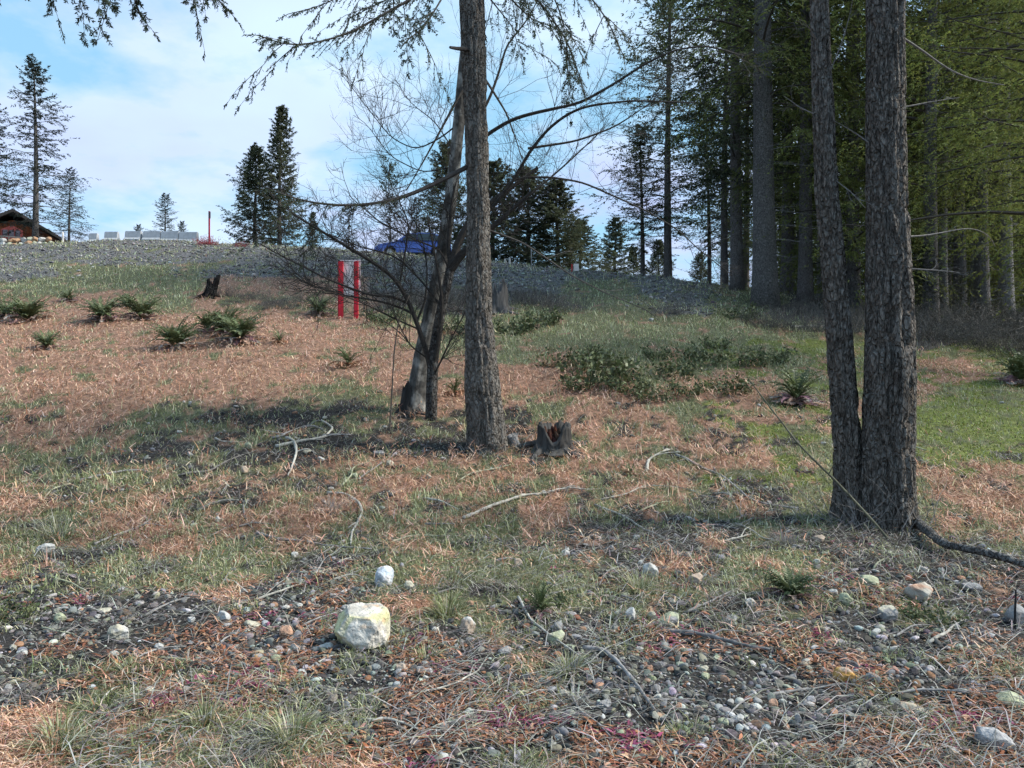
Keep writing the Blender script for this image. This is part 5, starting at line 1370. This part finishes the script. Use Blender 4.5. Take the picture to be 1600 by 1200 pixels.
ST = [([(725, 812), (750, 805), (775, 794), (800, 785), (820, 778), (845, 777), (870, 769), (895, 765), (907, 767)], 6, 'long pale stick lying across the bracken below the rotten stump', PALE),
      ([(512, 772), (540, 774), (560, 790), (564, 807), (557, 822), (546, 835), (545, 855)], 5.5, 'pale S-curved stick on the turf left of middle', PALE),
      ([(1055, 712), (1100, 735), (1130, 747), (1170, 782), (1200, 792), (1250, 798)], 4.5, 'long grey branch slanting down towards the thinner twin trunk', GRY),
      ([(1010, 737), (1015, 722), (1030, 712), (1050, 705)], 5, 'short arched pale stick at the edge of the bracken', PALE),
      ([(910, 1017), (940, 1020), (960, 1042), (985, 1070), (1007, 1095), (1022, 1115)], 9, 'thick grey broken stick in the middle foreground', GRY),
      ([(1032, 990), (1075, 997), (1112, 1005), (1150, 1015), (1200, 1021)], 9, 'straight dark grey stick on rust litter right of middle', (.16, .16, .16)),
      ([(895, 1062), (895, 1100), (912, 1122), (940, 1140), (960, 1152)], 6, 'curved grey stick hooked round a grass tuft', GRY),
      ([(810, 935), (830, 975), (862, 1000), (912, 1035), (940, 1050)], 4.5, 'thin pale stick running past the yellow-green stone', PALE),
      ([(570, 1129), (585, 1132), (602, 1129), (625, 1135), (657, 1144)], 6, 'pale crooked stick near the bottom edge', PALE),
      ([(645, 1084), (675, 1085), (712, 1075), (745, 1055), (752, 1040)], 4, 'bow-shaped pale stick below the boulder', PALE),
      ([(400, 835), (430, 846), (475, 851), (512, 857), (580, 861)], 5, 'grey stick lying level left of middle', GRY),
      ([(1200, 1090), (1262, 1084), (1312, 1074), (1350, 1080), (1390, 1087)], 5, 'long grey twig below the orange stone', GRY),
      ([(1400, 1087), (1425, 1085), (1475, 1086), (1525, 1090)], 5, 'grey twig continuing right of the long twig', GRY),
      ([(1452, 1008), (1477, 997), (1492, 979)], 6, 'short thick pale curved stick at the right foreground', PALE),
      ([(612, 850), (637, 842), (675, 841), (702, 839)], 4, 'pale greenish stick on the turf above the bluish stone', OLV),
      ([(430, 700), (475, 692), (510, 685), (520, 672), (502, 659)], 5, 'pale forked stick on dark litter left of the sapling', PALE),
      ([(447, 686), (461, 691), (464, 710), (459, 727), (450, 747)], 5, 'pale bent stick crossing the forked one', PALE),
      ([(310, 800), (330, 792), (355, 786), (375, 785)], 6, 'dark grey stick in turf at left of middle', (.15, .15, .14)),
      ([(1237, 512), (1265, 513), (1292, 511), (1330, 508), (1362, 515)], 4, 'pale fallen branch passing behind the twin trunks', PALE)]
for pts, w, lab, col in ST: stick(pts, w, lab, col, None, .004, 2, len(lab))
stick([(1417, 817), (1475, 868), (1525, 884), (1600, 900), (1680, 915)], 20, 'fallen log running from the twin trunks to the right edge', (.13, .125, .12), None, 0, 2, 4, 'fallen_log', 'bark')
stick([(1390, 845), (1350, 800), (1307, 755), (1250, 700), (1200, 635), (1172, 600)], 4.5, 'long thin leaning stem slanting up left in front of the twin trunks', (.11, .11, .08), None, 0, 3, 5, 'leaning_stem', 'twig', [6.0, 6.05, 6.1, 6.15, 6.2, 6.25])
stick([(608, 690), (612, 620), (615, 560), (622, 500), (640, 462)], 3, 'thin bare whip rising left of the alder', (.08, .07, .06), None, 0, 2, 6, 'leaning_stem', 'twig', [9.7, 9.7, 9.7, 9.7, 9.7])
TW = [[(492, 900), (507, 875), (530, 862)], [(662, 780), (687, 786), (717, 800)], [(717, 752), (737, 742), (775, 735), (797, 727)], [(560, 750), (580, 737), (607, 720), (627, 704)], [(535, 760), (550, 745), (550, 735), (560, 727)], [(110, 757), (82, 767), (70, 780), (67, 790)], [(125, 752), (175, 742), (212, 737), (237, 741)],
      [(147, 852), (180, 840), (212, 830), (242, 812)], [(277, 745), (325, 740), (350, 725), (400, 705)], [(380, 790), (382, 812), (390, 825), (400, 832)], [(1115, 732), (1132, 762), (1160, 810)], [(1095, 776), (1117, 780), (1142, 784)], [(930, 790), (975, 810), (1007, 832), (1037, 845), (1065, 852)], [(1000, 800), (1025, 791), (1050, 785)],
      [(940, 782), (980, 775), (1007, 762), (1062, 765), (1090, 772)], [(645, 1080), (662, 1067), (700, 1057)], [(700, 1157), (750, 1137), (800, 1120)], [(400, 940), (437, 930), (470, 915)], [(907, 1000), (930, 1007), (955, 1022)], [(1135, 1122), (1157, 1105), (1175, 1095), (1200, 1092)], [(1070, 960), (1112, 945), (1155, 921)],
      [(1460, 1040), (1465, 1025), (1487, 1010), (1500, 1005)], [(1237, 1132), (1270, 1147), (1295, 1170)], [(277, 1050), (285, 1070), (291, 1100)], [(95, 997), (115, 987), (130, 977)], [(160, 1095), (187, 1075)], [(342, 1010), (368, 995)], [(205, 1035), (245, 1020), (290, 1012)], [(560, 1095), (610, 1080), (650, 1085)], [(1365, 890), (1385, 875)], [(1150, 820), (1190, 845), (1230, 850)]]
for k in range(70):
    x0, y0 = rr.uniform(20, 1580), rr.uniform(660, 1190)
    q = int(zone(*[np.array([v]) for v in gat(x0, y0)[:2]])[0][0])
    if q in (3,) or (q in (1, 2) and rr.random() < .5): continue
    a, L = rr.uniform(-.6, .6), rr.uniform(25, 90) * (y0 / 1000)
    dx, dy = math.cos(a) * L, math.sin(a) * L * .6; bw = rr.uniform(-.25, .25)
    TW.append([(x0, y0), (x0 + dx * .5 - dy * bw, y0 + dy * .5 + dx * bw * .5), (x0 + dx, y0 + dy)])
TWL = relabel([(p[len(p) // 2][0], p[len(p) // 2][1], 'thin bare') for p in TW], 'twig')
for i, pts in enumerate(TW):
    stick(pts, rr.uniform(2.2, 4.2), TWL[i], rr.choice([PALE, GRY, GRY, OLV, (.17, .16, .15)]), 'thin twigs lying about', .003, rr.choice([0, 1, 1, 2]), i, 'twig')

# ------------------------------------------------------------------ grass tufts that stand out
def tuft(px, py, w, label, cols, seed, n=170):
    b = gat(px, py); m = float(b[1]) / FPX; r = rngf(seed)
    R = w * m / 2
    root = thing('grass_tuft', label, 'grass tuft', b)
    a = r.uniform(0, 6.283, n); q = r.random(n) ** .5 * R * .35
    x, y = np.cos(a) * q, np.sin(a) * q
    L = R * r.uniform(.6, 1.25, n); th = np.abs(r.normal(.75, .4, n)) + .1
    t2 = th * 1.7
    P0 = np.c_[x, y, H(x + b[0], y + b[1]) - b[2] - .01]
    d = np.c_[np.cos(a), np.sin(a)] + r.normal(0, .3, (n, 2))
    P1 = P0 + np.c_[d * (np.sin(th) * L * .5)[:, None], np.cos(th) * L * .5]
    P2 = P1 + np.c_[d * (np.sin(t2) * L * .5)[:, None], np.cos(t2) * L * .5]
    P2[:, 2] = np.maximum(P2[:, 2], -.01)
    s = np.c_[-d[:, 1], d[:, 0], 0 * a] * .0021
    V = np.stack([P0 - s, P0 + s, P1 + s * .8, P1 - s * .8, P2], 1).reshape(-1, 3); k = np.arange(n)[:, None] * 5
    C = np.repeat(pal(r, n, cols), 5, 0)
    obj('blades', mesh_from('blades', V, [k + np.array([[0, 1, 2, 3]]), k + np.array([[3, 2, 4]])], C, M['blade']), root)
ST_ = [(.34, .34, .27), (.40, .39, .34), (.28, .27, .24)]
for a in ((455, 1160, 120, 'broad pale green grass tuft near the bottom left', SAGE, 1, 320), (890, 1050, 85, 'pale grass tuft with drooping straw behind the curved stick', SAGE + ST_, 2, 220), (667, 1030, 60, 'grass tuft below and right of the boulder', SAGE, 3), (205, 1050, 70, 'grass tuft below the pointed cream stone', SAGE, 4),
          (550, 1030, 40, 'low grass tuft directly below the boulder', SAGE, 5), (700, 960, 90, 'dense dark grass tuft right of the boulder', SAGE[2:], 6, 260), (90, 1165, 110, 'long grass tuft in the lower left corner', SAGE, 7, 260), (320, 1130, 90, 'grass tuft left of the broad pale tuft', SAGE, 8, 220),
          (1000, 925, 90, 'green grass tuft below the white angular stone', SAGE, 9, 240), (90, 840, 90, 'pale straw-green tuft in turf at the left', SAGE + ST_, 10, 260), (900, 1100, 60, 'dry straw tuft hanging over the curved stick', ST_, 11, 120), (1060, 1150, 50, 'small grass tuft at the bottom right of middle', SAGE, 12), (520, 800, 60, 'dead grey grass tuft beside the S-curved stick', [(.2, .2, .19), (.26, .25, .24)], 13, 200), (1225, 850, 60, 'grey straw tuft left of the twin trunks', [(.2, .2, .19), (.26, .25, .24)], 14, 200)):
    tuft(*a)
